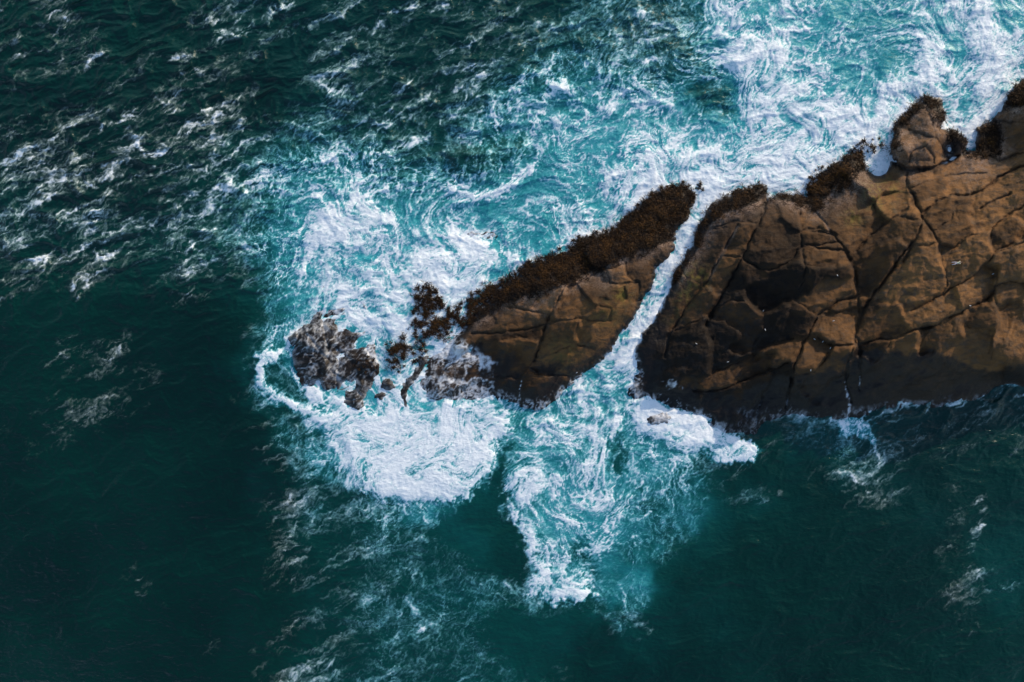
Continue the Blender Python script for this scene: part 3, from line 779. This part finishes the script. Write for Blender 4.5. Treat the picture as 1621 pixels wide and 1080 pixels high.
# ================================================================ rock objects
GX,GY,GZ=G['X'],G['Y'],G['z']
wash=np.zeros(GX.shape,F32)
sx=(GX-X[0,0])/ST; sy=(GY-Y[0,0])/ST
Ur=bilin(S['U'],sx,sy); Fr=bilin(S['F'],sx,sy); fine=ridgemf(GX/9+fbm(GX/12,GY/12,2,401),GY/13+fbm(GX/12,GY/12,2,403),4,405,.75)
sgx=GX*.8-GY*.6+fbm(GX/24,GY/24,3,415)*16; sgy=GX*.6+GY*.8+fbm(GX/24,GY/24,3,416)*16
strand_run=np.exp(-np.abs(perlin(sgx/40,sgy/12,417))*9)*1.0+np.exp(-np.abs(perlin(sgx/22,sgy/6.5,418))*7)*.5
for pts,dn in WASH:
    s=sdf(GX,GY,pts)+fbm(GX/14,GY/14,3,411)*9
    w_=sstep(-3,10,s)*dn
    t=.55*Ur+.75*fine+.25*fbm(GX/30,GY/30,2,413)
    run=strand_run
    wash=np.maximum(wash,sstep(-3,10,s)*(1-np.exp(-(dn**1.3)*(1.5*Fr*.6+1.9*run+.9*sstep(.35,.95,t)))))
for pts,wd in TRICKLES:
    dd,t=polydist(GX+fbm(GX/6,GY/6,2,421)*2.5,GY+fbm(GX/6,GY/6,2,423)*2.5,pts)
    wash=np.maximum(wash,np.exp(-(dd/(wd*(.5+t)))**2)*.8*np.clip(.4+fine*1.2,0,1))
wash=sstep(.26,.95,wash)
veil=np.where(G['ID']>=3,.30*sstep(.0,.45,fbm(sgx/50,sgy/16,3,419))*(1-sstep(.2,.7,GZ)),0)
wash=1-(1-wash)*(1-veil)
# the swash line at the foot of the rocks
zn=GZ+fbm(GX/9,GY/9,3,431)*.35
sw=(1-sstep(.15,.75,zn))*np.where((GY>600)&(GX>1150),.25,np.where(G['ID']>=3,.35,.75))
wash=np.maximum(wash,sw*sstep(.35,.75,.5*Ur+.6*fine))
wet_shade=np.clip(1-(GZ+fbm(GX/22,GY/22,3,441)*.9)/2.0,0,1)
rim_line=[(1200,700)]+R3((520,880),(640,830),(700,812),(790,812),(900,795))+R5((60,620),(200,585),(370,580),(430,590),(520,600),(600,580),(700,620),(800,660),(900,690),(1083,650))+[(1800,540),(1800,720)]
wet_shade=np.clip(wet_shade+.75*sstep(-6,8,sdf(GX,GY,rim_line)+fbm(GX/24,GY/24,3,443)*10),0,1)  # slope below the rim: painted shade together with a dark lichen stain
wet_shade=np.clip(wet_shade+.35*sstep(-10,30,sdf(GX,GY,[(1000,560),(1050,480),(1130,420),(1230,470),(1250,540),(1200,600),(1150,700),(1000,700)])+fbm(GX/24,GY/24,3,444)*26),0,1)  # headland's lower left: painted shade on top of dark wet staining
wet_shade=np.clip(wet_shade+.30*sstep(-10,25,sdf(GX,GY,[(780,560),(900,540),(1000,500),(1060,410),(1050,520),(860,660),(780,650)])+fbm(GX/24,GY/24,3,445)*20),0,1)  # shade painted into the islet's falling lower side
RIDG=G['ID']
rngt=np.random.RandomState(23); tone=rngt.rand(G['lab'].max()+1).astype(F32)
for (px_,py_,v) in [(1290,560,1.),(1310,580,.95),(1250,570,.8),(1500,480,.95),(1420,470,.85),(1560,430,.95),(1480,420,.9),(1550,540,.6),(1330,330,.5),(1370,350,.25),(1360,430,.2),(1200,420,.35),(1150,560,.15),(1100,620,.1),(1200,640,.2),(1230,340,.6),(900,500,.7),(860,600,.15),(1170,350,.55)]:  # chosen slab tones, with sunlit and shaded slabs put into the colour
    tone[G['lab'][int((py_-88)/1.5),int((px_-440)/1.5)]]=v
mean=np.where(RIDG==0,.10+.66*sstep(1190,1480,GX-.25*(GY-400))-.0*GY,np.where(RIDG==1,.55,np.where(RIDG==2,.42,.08)))  # headland tone includes painted light: shaded left dark, sunlit right bright
tonev=np.clip(mean+(tone[G['lab']]-.45)*.75+fbm(GX/60,GY/60,3,451)*.32,0,1)
wet_shade=np.where(RIDG>=3,np.maximum(wet_shade,.95),wet_shade)
tonev=blur(tonev,1)
WEED_ZONES=[
 ('islet',[(740,515),(760,490),(793,452),(811,436),(844,411),(894,396),(920,377),(966,367),(999,339),(1035,302),(1080,290),(1100,303),(1099,320),(1083,349),(1068,367),(1064,380),(1035,393),(1003,404),(959,422),(909,447),(837,469),(793,483),(765,502)]),
 ('tail',[(652,462),(676,450),(700,474),(716,486),(745,466),(775,446),(800,436),(810,446),(793,470),(768,494),(742,516),(716,532),(690,540),(656,548),(645,585),(612,580),(612,545),(650,530),(655,500)]),
 ('channel',[(1127,321),(1156,307),(1202,293),(1212,300),(1204,318),(1182,330),(1152,336),(1127,352),(1108,388),(1092,412),(1078,440),(1064,455),(1062,447),(1080,412),(1097,386),(1106,348)]),
 ('headland',[(1219,313),(1240,306),(1275,312),(1274,294),(1300,269),(1335,252),(1364,226),(1381,219),(1396,226),(1406,250),(1380,264),(1358,275),(1345,300),(1322,298),(1306,320),(1292,336),(1277,326),(1250,318)]),
 ('stack',[(1411,200),(1439,169),(1470,150),(1486,154),(1496,184),(1490,198),(1478,195),(1480,177),(1466,166),(1450,180),(1432,195),(1421,215),(1420,252),(1413,245)]),
 ('stackeast',[(1497,204),(1515,206),(1530,221),(1526,239),(1515,228),(1503,214)]),
 ('cove',[(1551,206),(1576,192),(1582,215),(1587,247),(1560,252),(1528,252),(1546,241)]),
 ('point',[(1592,165),(1605,139),(1640,127),(1680,110),(1690,125),(1640,150),(1612,172),(1598,180)])]
pale=np.zeros(GX.shape,F32); weedm=np.zeros(GX.shape,F32)
for n_,pts in WEED_ZONES:
    if n_=='tail': continue
    s=sdf(GX,GY,pts); weedm=np.maximum(weedm,sstep(-2,3,s))
    pale=np.maximum(pale,np.exp(-np.clip(-s-2,0,99)/9)*(s<6)*(GZ>.5))
for (a,b_,c_,v) in [(1360,290,30,.7),(1450,225,45,.55),(1510,225,25,.6),(1330,310,28,.6),(955,432,22,.8),(850,475,25,.6),(1540,258,30,.8),(1440,275,16,.6)]:
    pale=np.maximum(pale,v*np.exp(-((GX-a)**2+(GY-b_)**2)/c_**2))
pale=np.maximum(pale,.8*np.exp(-(polydist(GX,GY,R3((500,260),(450,345),(392,458)))[0]/2.6)**2))
pale=np.maximum(pale,.9*np.exp(-(polydist(GX,GY,R3((800,205),(845,270)))[0]/2.)**2))
pale=np.clip(pale*(.6+.9*fbm(GX/16,GY/16,3,461)+.3),0,1)
lich=np.zeros(GX.shape,F32)
for (a,b_,c_,v) in [(1098,440,22,1.),(985,468,14,.9),(1390,310,26,.9),(1085,470,22,.7),(890,560,24,.6),(1060,500,18,.6),(1410,300,20,.8),(1350,345,14,1.0),(960,500,22,.5)]:
    lich=np.maximum(lich,v*np.exp(-((GX-a)**2+(GY-b_)**2)/c_**2))
wet_shade=np.clip(wet_shade+weedm*.5,0,1)
crack=np.clip(G['groove']*1.1+G['mc']*.15,0,1)*sstep(.2,1.5,GZ)
kk=(CAMZ-GZ)/CAMZ/PX
RV=np.stack([(GX-CX)*kk,-(GY-CY)*kk,GZ],-1)
LAB=G['lab']; RID=G['ID']; ny,nx=GX.shape
def rock_piece(mask_faces):
    jj,ii=np.nonzero(mask_faces)
    base=jj*nx+ii
    f=np.stack([base+nx,base+nx+1,base+1,base],-1)
    u,inv=np.unique(f.ravel(),return_inverse=True)
    A_={'foam':wash,'wet_shade':wet_shade,'pale':pale,'tone':tonev,'lichen':lich,'crack':crack}
    return u,inv.reshape(-1,4).astype(np.int32),{a:v.ravel()[u] for a,v in A_.items()}
fl=LAB[:-1,:-1]; fr=RID[:-1,:-1]
okf=(RID[:-1,:-1]>=0)&(RID[1:,:-1]>=0)&(RID[:-1,1:]>=0)&(RID[1:,1:]>=0)&(np.maximum.reduce([GZ[:-1,:-1],GZ[1:,1:],GZ[1:,:-1],GZ[:-1,1:]])>-1.6)
def make_rock(ids,name,label,cat,group=None,part='slab'):
    m=okf&np.isin(fr,ids)
    labs=np.unique(fl[m])
    jj,ii=np.nonzero(m); org=np.array(P3(GX[jj,ii].mean(),GY[jj,ii].mean(),0),F32); org[2]=0
    if len(labs)==1:
        u,f,at=rock_piece(m); o=obj(name,mesh_np(name,RV.reshape(-1,3)[u]-org,f,True,at),M_ROCK); o.location=org
        return tag(o,label,cat,group)
    e=bpy.data.objects.new(name,None); COL.objects.link(e); e.location=org; tag(e,label,cat,group)
    for l in labs:
        u,f,at=rock_piece(m&(fl==l))
        o=obj(part,mesh_np(part,RV.reshape(-1,3)[u]-org,f,True,at),M_ROCK,e)
    return e
make_rock([0],'headland_rock','broad jointed brown rock headland filling the right side above the dark sea','rock')
make_rock([1],'rock_stack','small seaweed-rimmed rock knob jutting from the top edge of the headland into white foam','rock')
make_rock([2],'rock_islet','long brown rock islet with a seaweed band, left of the narrow foaming channel','rock')
make_rock([3],'reef_rock','low dark reef at the far left, awash with thin white water','rock')
make_rock([4],'rock_ledge','narrow curved dark rock ledge between the reef and the islet','rock')
BL=['larger rounded dark boulder between the awash reef and the curved ledge','smaller dark boulder just below the larger one beside the awash reef',
 'rounded rock under white splash at the lower left foot of the headland','flat submerged rock showing dark through swirling foam above the islet tail',
 'tiny dark rock in the foam at the top mouth of the channel','seaweed-covered rock hump in the foam above the tail of the islet','low seaweed-covered rock just below the bigger hump near the islet tail']
for k_,l_ in enumerate(BL): make_rock([5+k_],'boulder',l_,'rock','small rocks in the white water')

# ================================================================ seaweed
def blade(vs,fs,hs,base,ang,length,width,rise,hue,rng):
    ca,sa=math.cos(ang),math.sin(ang); i0=len(vs); nseg=3
    for s in range(nseg+1):
        t=s/nseg; r=length*t; z=rise*math.sin(t*2.3)*1.15+base[2]; w=width*(.45+1.1*t*(1.25-t))*(1 if s<nseg else .35)
        tw=rng.uniform(-.25,.25)*w
        vs.append((base[0]+ca*r-sa*w,base[1]+sa*r+ca*w,z+tw)); vs.append((base[0]+ca*r+sa*w,base[1]+sa*r-ca*w,z-tw)); hs+= [hue*(.55+.45*t)]*2
    for s in range(nseg): a=i0+2*s; fs.append((a,a+1,a+3,a+2))
def tuft_mesh(seed,nb=22,r=.42,h=.34):
    g=random.Random(seed); vs=[];fs=[];hs=[]
    for i in range(5):   # stipe
        pass
    n=6; i0=len(vs)
    for z,rr in ((-.35,.06),(h*.55,.035)):
        for i in range(n): a=i*math.tau/n; vs.append((rr*math.cos(a),rr*math.sin(a),z)); hs.append(.3)
    for i in range(n): fs.append((i0+i,i0+(i+1)%n,i0+n+(i+1)%n,i0+n+i))
    for i in range(nb):
        a=i*2.399+g.uniform(-.3,.3); L=r*g.uniform(.55,1.1)
        blade(vs,fs,hs,(0.13*g.uniform(-1,1),.13*g.uniform(-1,1),h*g.uniform(.1,.6)),a,L*g.uniform(.7,1.25),r*.11*g.uniform(.7,1.3),h*g.uniform(.35,1.),g.random(),g)
    return mesh_np('seaweed_tuft',np.array(vs,F32),np.array(fs,np.int32),False,{'hue':np.array(hs,F32)})
TUFTS=[tuft_mesh(s,20+s%4*3,.36+.05*(s%3),.30+.05*(s%2)) for s in range(8)]
for t_ in TUFTS: t_.materials.append(M_WEED)
def seaz(px,py): return float(bilin(H,np.array([(px-X[0,0])/ST],F32),np.array([(py-Y[0,0])/ST],F32))[0])
def put_tuft(px,py,sc,label,group,rng):
    z=max(zat(px,py),seaz(px,py)-.12)
    o=bpy.data.objects.new('seaweed_tuft',rng.choice(TUFTS)); COL.objects.link(o)
    o.location=P3(px,py,z); o.rotation_euler=(rng.uniform(-.25,.25),rng.uniform(-.25,.25),rng.uniform(0,6.28)); s=sc*rng.choice((.7,.9,1.1,1.3,1.5))*rng.uniform(.9,1.15); o.scale=(s*rng.uniform(.75,1.2),s*rng.uniform(.75,1.2),s*rng.uniform(.8,1.1))
    tag(o,label,'seaweed',group)
rg=random.Random(77)
def pip(x,y,pts):
    r=False;n=len(pts)
    for i in range(n):
        (x1,y1),(x2,y2)=pts[i],pts[(i+1)%n]
        if (y1>y)!=(y2>y) and x<(x2-x1)*(y-y1)/(y2-y1)+x1: r=not r
    return r
def scatter(poly,n,mind,rng):
    xs=[p[0] for p in poly];ys=[p[1] for p in poly]; out=[]; tries=0
    while len(out)<n and tries<n*60:
        tries+=1; x=rng.uniform(min(xs),max(xs)); y=rng.uniform(min(ys),max(ys))
        if pip(x,y,poly) and all((x-a)**2+(y-b)**2>mind*mind for a,b in out): out.append((x,y))
    return out
TUFTZ=[
 ([(658,470),(672,452),(690,456),(700,475),(690,490),(670,488)],34,3.2,1.0,'dark seaweed tuft on the round rock hump in foam above the islet tail','tufts on the rock hump'),
 ([(652,488),(672,490),(702,476),(706,486),(680,502),(656,512)],18,4,.9,'dark seaweed tuft on the low rock just below the rock hump','tufts on the low rock'),
 ([(654,520),(690,505),(720,488),(745,470),(770,452),(795,440),(806,445),(790,470),(765,492),(740,512),(715,528),(690,536),(660,540)],70,4.5,.9,'dark seaweed tuft scattered on the foamy tail of the islet band','tufts on the islet tail'),
 ([(800,440),(845,406),(895,390),(918,372),(966,362),(998,335),(1000,348),(966,378),(925,392),(900,408),(845,424),(812,446)],44,5,.9,'ragged seaweed tuft along the foam edge of the islet','tufts on the islet edge'),
 ([(1000,335),(1034,300),(1080,286),(1095,296),(1060,310),(1030,330),(1008,350)],30,4.5,.9,'dark seaweed tuft at the upper tip of the islet','tufts on the islet tip'),
 ([(610,545),(622,540),(640,560),(645,580),(630,590),(612,575)],16,5,.95,'dark seaweed tuft between the reef and the curved ledge','tufts between reef and ledge'),
 ([(652,555),(672,545),(678,560),(665,575),(655,572)],9,5,1.0,'dark seaweed tuft at the top of the curved ledge','tufts on the ledge'),
 ([(558,572),(575,562),(592,566),(600,580),(588,592),(566,590)],12,5,.85,'dark seaweed tuft on the right edge of the awash reef','tufts on the reef'),
 ([(1270,300),(1285,270),(1332,248),(1362,222),(1382,214),(1400,222),(1390,236),(1350,255),(1310,280),(1286,305)],40,4.5,.9,'dark seaweed tuft on the foam edge of the headland beside the rock knob','tufts on the headland edge'),
 ([(1100,292),(1112,290),(1114,300),(1104,304)],4,4,.8,'dark seaweed tuft on the tiny rock at the channel mouth','tufts at the channel mouth'),
 ([(1145,306),(1202,288),(1216,296),(1180,308),(1150,318)],16,6,.9,'dark seaweed tuft on the headland corner right of the channel mouth','tufts by the channel'),
]
for poly,n,md,sc,lb,gr in TUFTZ:
    for x,y in scatter(poly,n,md,rg): put_tuft(x,y,sc,lb,gr,rg)
WLAB={'islet':'thick brown seaweed bed along the upper edge of the islet','channel':'brown seaweed bed on the headland corner right of the channel mouth',
 'headland':'brown seaweed bed on the upper edge of the headland below the foam','stack':'dark seaweed fringe round the top of the rock knob','stackeast':'brown seaweed patch on the right end of the rock knob',
 'tail':'sparse dark seaweed between the tufts on the foamy tail of the islet','cove':'dark seaweed bed in the cove right of the rock knob','point':'dark seaweed bed at the top right corner of the headland'}
for zi,(n_,pts) in enumerate(WEED_ZONES):
    g=random.Random(500+zi); xs=[p[0] for p in pts];ys=[p[1] for p in pts]; vs=[];fs=[];hs=[]
    area=abs(sum(pts[i][0]*pts[(i+1)%len(pts)][1]-pts[(i+1)%len(pts)][0]*pts[i][1] for i in range(len(pts))))/2/81
    want=int(area*26); c=0; tr=0
    PXs=np.array([[g.uniform(min(xs),max(xs)),g.uniform(min(ys),max(ys))] for _ in range(want*6)],F32)
    s=sdf(PXs[:,0],PXs[:,1],pts)+fbm(PXs[:,0]/14,PXs[:,1]/14,3,601)*11
    hv=fbm(PXs[:,0]/14,PXs[:,1]/14,3,611); zz=bilin(G['z'],(PXs[:,0]-440)/1.5,(PXs[:,1]-88)/1.5)
    for (x,y),sv,hh,zv in zip(PXs,s,hv,zz):
        if sv<(-7 if g.random()<.10 else 0) or c>=want: continue
        if hh<-.14 and g.random()<.8: continue
        if sv>0 and g.random()>min(1,.30+sv/9): continue
        if n_=='tail' and (hh<.06 or g.random()<.35): continue
        c+=1; bx,by,bz=P3(x,y,max(zv,.25 if n_=='tail' else -.2)); bz+=.03
        hu=min(1,max(0,.34+hh*.9+min(sv,26)/26*.42+g.uniform(-.2,.2)))
        for i in range(5):
            blade(vs,fs,hs,(bx,by,bz+g.uniform(0,.14)),(2.2+g.gauss(0,.9)) if g.random()<.55 else g.uniform(0,6.28),g.choice((.2,.35,.5,.75))*g.uniform(.8,1.3),g.uniform(.018,.05),g.uniform(.04,.40),min(1,max(0,hu+g.uniform(-.35,.3))),g)
    o=obj('seaweed_bed',mesh_np('seaweed_bed',np.array(vs,F32),np.array(fs,np.int32),False,{'hue':np.array(hs,F32)}),M_WEED); tag(o,WLAB[n_],'seaweed',kind='stuff')

# ================================================================ gulls
M_WHITE=mat_plain('white_feathers',(.62,.62,.61),.7,.05); M_GREY=mat_plain('grey_feathers',(.30,.32,.35),.7,.1); M_BEAK=mat_plain('yellow_beak',(.65,.38,.04),.5,.1); M_LEG=mat_plain('pink_leg',(.45,.25,.2),.6,.1)
def loft(rings,n=10,smooth=True,name='body'):
    vs=[];fs=[]
    for (cx,cy,cz,ry,rz) in rings:
        for i in range(n): a=i*math.tau/n; vs.append((cx,cy+ry*math.cos(a),cz+rz*math.sin(a)))
    for k in range(len(rings)-1):
        for i in range(n): a=k*n+i; b=k*n+(i+1)%n; fs.append((a,b,b+n,a+n))
    fs.append(tuple(range(n))[::-1]); fs.append(tuple((len(rings)-1)*n+i for i in range(n)))
    me=bpy.data.meshes.new(name); me.from_pydata(vs,[],fs); me.polygons.foreach_set('use_smooth',[smooth]*len(me.polygons)); me.update(); return me
def gull_meshes():
    body=loft([(-.20,0,.17,.015,.012),(-.16,0,.18,.05,.04),(-.06,0,.185,.085,.075),(.04,0,.19,.085,.08),(.11,0,.21,.06,.065),(.145,0,.25,.042,.045),(.165,0,.285,.045,.046),(.195,0,.30,.042,.04),(.222,0,.295,.022,.022),(.232,0,.292,.006,.006)],10,True,'body')
    wings=[]
    for s in (1,-1): wings.append(loft([(.09,s*.055,.215,.012,.03),(.04,s*.075,.225,.026,.05),(-.06,s*.072,.222,.026,.045),(-.16,s*.045,.205,.018,.022),(-.27,s*.012,.19,.006,.006)],8,True,'wing'))
    tail=loft([(-.15,0,.185,.04,.012),(-.23,0,.18,.05,.007),(-.255,0,.178,.045,.004)],8,False,'tail')
    beak=loft([(.225,0,.293,.012,.012),(.255,0,.288,.008,.009),(.275,0,.28,.002,.003)],6,False,'beak')
    legs=[]
    for s in (1,-1):
        me=loft([(0,s*.03,-.02,.006,.006),(0.001,s*.03,.12,.006,.006)],5,False,'leg')
        vs=[];fs=[]
        for (z,r) in ((0,.007),(.07,.006),(.13,.012)):
            for i in range(5): a=i*math.tau/5; vs.append((.0+r*math.cos(a),s*.035+r*math.sin(a),z))
        for k_ in range(2):
            for i in range(5): a=k_*5+i;b=k_*5+(i+1)%5; fs.append((a,b,b+5,a+5))
        b0=len(vs); vs+=[(-.01,s*.035,.006),(.05,s*.035+.025,.004),(.055,s*.035,.004),(.05,s*.035-.025,.004)]; fs+=[(b0,b0+3,b0+2,b0+1)]
        me=bpy.data.meshes.new('leg'); me.from_pydata(vs,[],fs); me.update(); legs.append(me)
    for m_,mt in [(body,M_WHITE),(tail,M_WHITE),(beak,M_BEAK)]+[(w,M_GREY) for w in wings]+[(l,M_LEG) for l in legs]: m_.materials.append(mt)
    return [('body',body),('wing',wings[0]),('wing',wings[1]),('tail',tail),('beak',beak),('leg',legs[0]),('leg',legs[1])]
GM=gull_meshes()
GULLS=[(1289,537,-.6,'white gull at the upper left corner of the tan slab mid headland'),(1302,541,.9,'grey-backed gull just right of the gull at the tan slab corner'),
 (1314,551,1.2,'white gull near the right corner of the tan slab in the headland\'s middle'),(1283,586,1.5,'white gull near the lower edge of the tan slab, alone below the other three'),
 (1319,508,.3,'white gull on the tan block just above the four gulls\' slab'),(1325,436,2.2,'white gull on dark rock left of the headland\'s long diagonal crack'),
 (1571,434,.4,'white gull on the orange-brown rock near the right edge of the picture'),(1535,484,2.8,'white gull beside the long curved crack at lower right of the headland'),
 (1152,573,.2,'white gull on dark rock at lower left of the headland'),(1102,544,2.5,'white gull on the dark rock near the channel\'s lower right bank'),
 (1208,492,1.0,'white gull on dark rock in the centre of the headland\'s left half'),(1211,522,-1.2,'white gull just below another one in the headland\'s left half'),(913,590,.6,'white gull on the dark lower slope of the islet')]
def normal_at(px,py):
    e=3; dzx=(zat(px+e,py)-zat(px-e,py))/(2*e/PX); dzy=-(zat(px,py+e)-zat(px,py-e))/(2*e/PX)
    return Vector((-dzx,-dzy,1)).normalized()
for px_,py_,rz,lb in GULLS:
    e=bpy.data.objects.new('gull',None); COL.objects.link(e); z=zat(px_,py_); e.location=P3(px_,py_,z-.01); e.rotation_euler=(0,0,rz); e.scale=(.78,)*3
    tag(e,lb,'gull','gulls resting on the rocks')
    for n_,m_ in GM: obj(n_,m_,None,e)

# ================================================================ the person on the headland
def skin(name,joints,edges,mat,parent,root=0,sub=2):
    me=bpy.data.meshes.new(name); me.from_pydata([j[:3] for j in joints],edges,[]); o=bpy.data.objects.new(name,me); COL.objects.link(o)
    md=o.modifiers.new('skin','SKIN'); md.use_smooth_shade=True
    for v,j in zip(me.skin_vertices[0].data,joints): v.radius=(j[3],j[4] if len(j)>4 else j[3])
    me.skin_vertices[0].data[root].use_root=True
    s=o.modifiers.new('sub','SUBSURF'); s.levels=sub; s.render_levels=sub
    dg=bpy.context.evaluated_depsgraph_get(); nm=bpy.data.meshes.new_from_object(o.evaluated_get(dg)); bpy.data.objects.remove(o); bpy.data.meshes.remove(me)
    nm.name=name; nm.materials.clear(); nm.materials.append(mat)
    return obj(name,nm,None,parent)
def person():
    px_,py_=1513.5,416.5; z=min(zat(px_-6,py_),zat(px_+6,py_),zat(px_,py_))
    e=bpy.data.objects.new('person',None); COL.objects.link(e); e.location=P3(px_,py_,z); 
    zl=zat(px_-6.5,py_); zr=zat(px_+6.5,py_); e.rotation_euler=(0,0,math.radians(7))
    e.location.z=zat(px_,py_)+.02
    sk=mat_plain('skin',(.42,.26,.18),.55,.08); top=mat_plain('cream_cloth',(.74,.72,.50),.85,.08); tr=mat_plain('grey_cloth',(.34,.34,.40),.85,.08); sh=mat_plain('dark_shoe',(.06,.06,.07),.6,.1); ha=mat_plain('dark_hair',(.03,.02,.014),.6,.2)
    # reclining: feet to -x, torso leaning back to +x, propped on both elbows
    J=[(0,0,.12,.13,.10),(.14,0,.20,.125,.09),(.30,0,.32,.14,.09),(.42,0,.42,.11,.08),(.49,0,.49,.05,.05),(.55,0,.57,.07,.085),(.60,0,.66,.075,.095),(.62,0,.72,.05,.06)]
    E=[(i,i+1) for i in range(7)]
    def chain(st,pts):
        p=st
        for q_ in pts: J.append(q_); E.append((p,len(J)-1)); p=len(J)-1
        return p
    for s in (1,-1):
        chain(0,[(-.05,s*.10,.11,.085),(-.24,s*.14,.19,.07),(-.44,s*.17,.24,.055),(-.62,s*.18,.14,.05),(-.82,s*.19,.06,.035),(-.86,s*.195,.07,.035),(-.88,s*.20,.17,.03)])
        a=chain(3,[(.44,s*.17,.40,.055),(.50,s*.23,.25,.042),(.54,s*.26,.07,.036),(.42,s*.25,.04,.03),(.31,s*.24,.035,.024),(.25,s*.235,.035,.03)])
        for k_,(dy,L) in enumerate(((-.028,.065),(-.010,.075),(.010,.07),(.027,.055))): chain(a,[(.22,s*.235+dy,.035,.010),(.22-L*.6,s*.235+dy*1.3,.03,.009),(.22-L,s*.235+dy*1.4,.018,.007)])
        chain(a,[(.25,s*.235-s*.035,.035,.010),(.22,s*.235-s*.06,.03,.009)])
    skin('body',J,E,sk,e)
    T=[(.02,0,.13,.15,.12),(.14,0,.205,.145,.11),(.30,0,.325,.16,.11),(.42,0,.425,.12,.095)]; TE=[(0,1),(1,2),(2,3)]
    for s in (1,-1):
        T+= [(.44,s*.17,.405,.072),(.49,s*.22,.27,.06)]; TE+=[(3,len(T)-2),(len(T)-2,len(T)-1)]
    skin('shirt',T,TE,top,e,0)
    Q=[(.03,0,.125,.145,.115)]; QE=[]
    for s in (1,-1):
        i=len(Q); Q+=[(-.05,s*.10,.115,.10),(-.24,s*.14,.19,.085),(-.44,s*.17,.24,.072),(-.62,s*.18,.145,.065),(-.78,s*.188,.08,.055)]; QE+=[(0,i),(i,i+1),(i+1,i+2),(i+2,i+3),(i+3,i+4)]
    skin('trousers',Q,QE,tr,e,0)
    for s in (1,-1): skin('shoe',[(-.83,s*.19,.05,.05,.045),(-.87,s*.195,.09,.045,.045),(-.89,s*.20,.20,.04,.03)],[(0,1),(1,2)],sh,e,0)
    skin('hair',[(.62,0,.60,.075,.06),(.655,0,.68,.085,.075),(.63,0,.745,.075,.06)],[(0,1),(1,2)],ha,e,0)
    # face: nose, brow, mouth and ears on the near side of the head (looking toward the feet)
    f=[]
    nose=loft([(.525,0,.655,.016,.022),(.505,0,.64,.013,.014),(.50,0,.632,.004,.005)],6,True,'nose'); obj('nose',nose,sk,e)
    for s in (1,-1):
        ear=loft([(.595,s*.078,.655,.006,.03),(.615,s*.086,.66,.008,.034),(.63,s*.084,.66,.003,.02)],8,True,'ear'); obj('ear',ear,sk,e)
        eye=loft([(.53,s*.032,.685,.010,.006),(.522,s*.032,.685,.006,.003)],6,True,'eye'); obj('eye',eye,ha,e)
    mo=loft([(.53,0,.605,.024,.006),(.522,0,.604,.018,.003)],6,True,'mouth'); obj('mouth',mo,mat_plain('lips',(.35,.13,.11),.5,.1),e)
    tag(e,'person in a pale top and grey trousers reclining on the bare headland rock at right','person')
person()
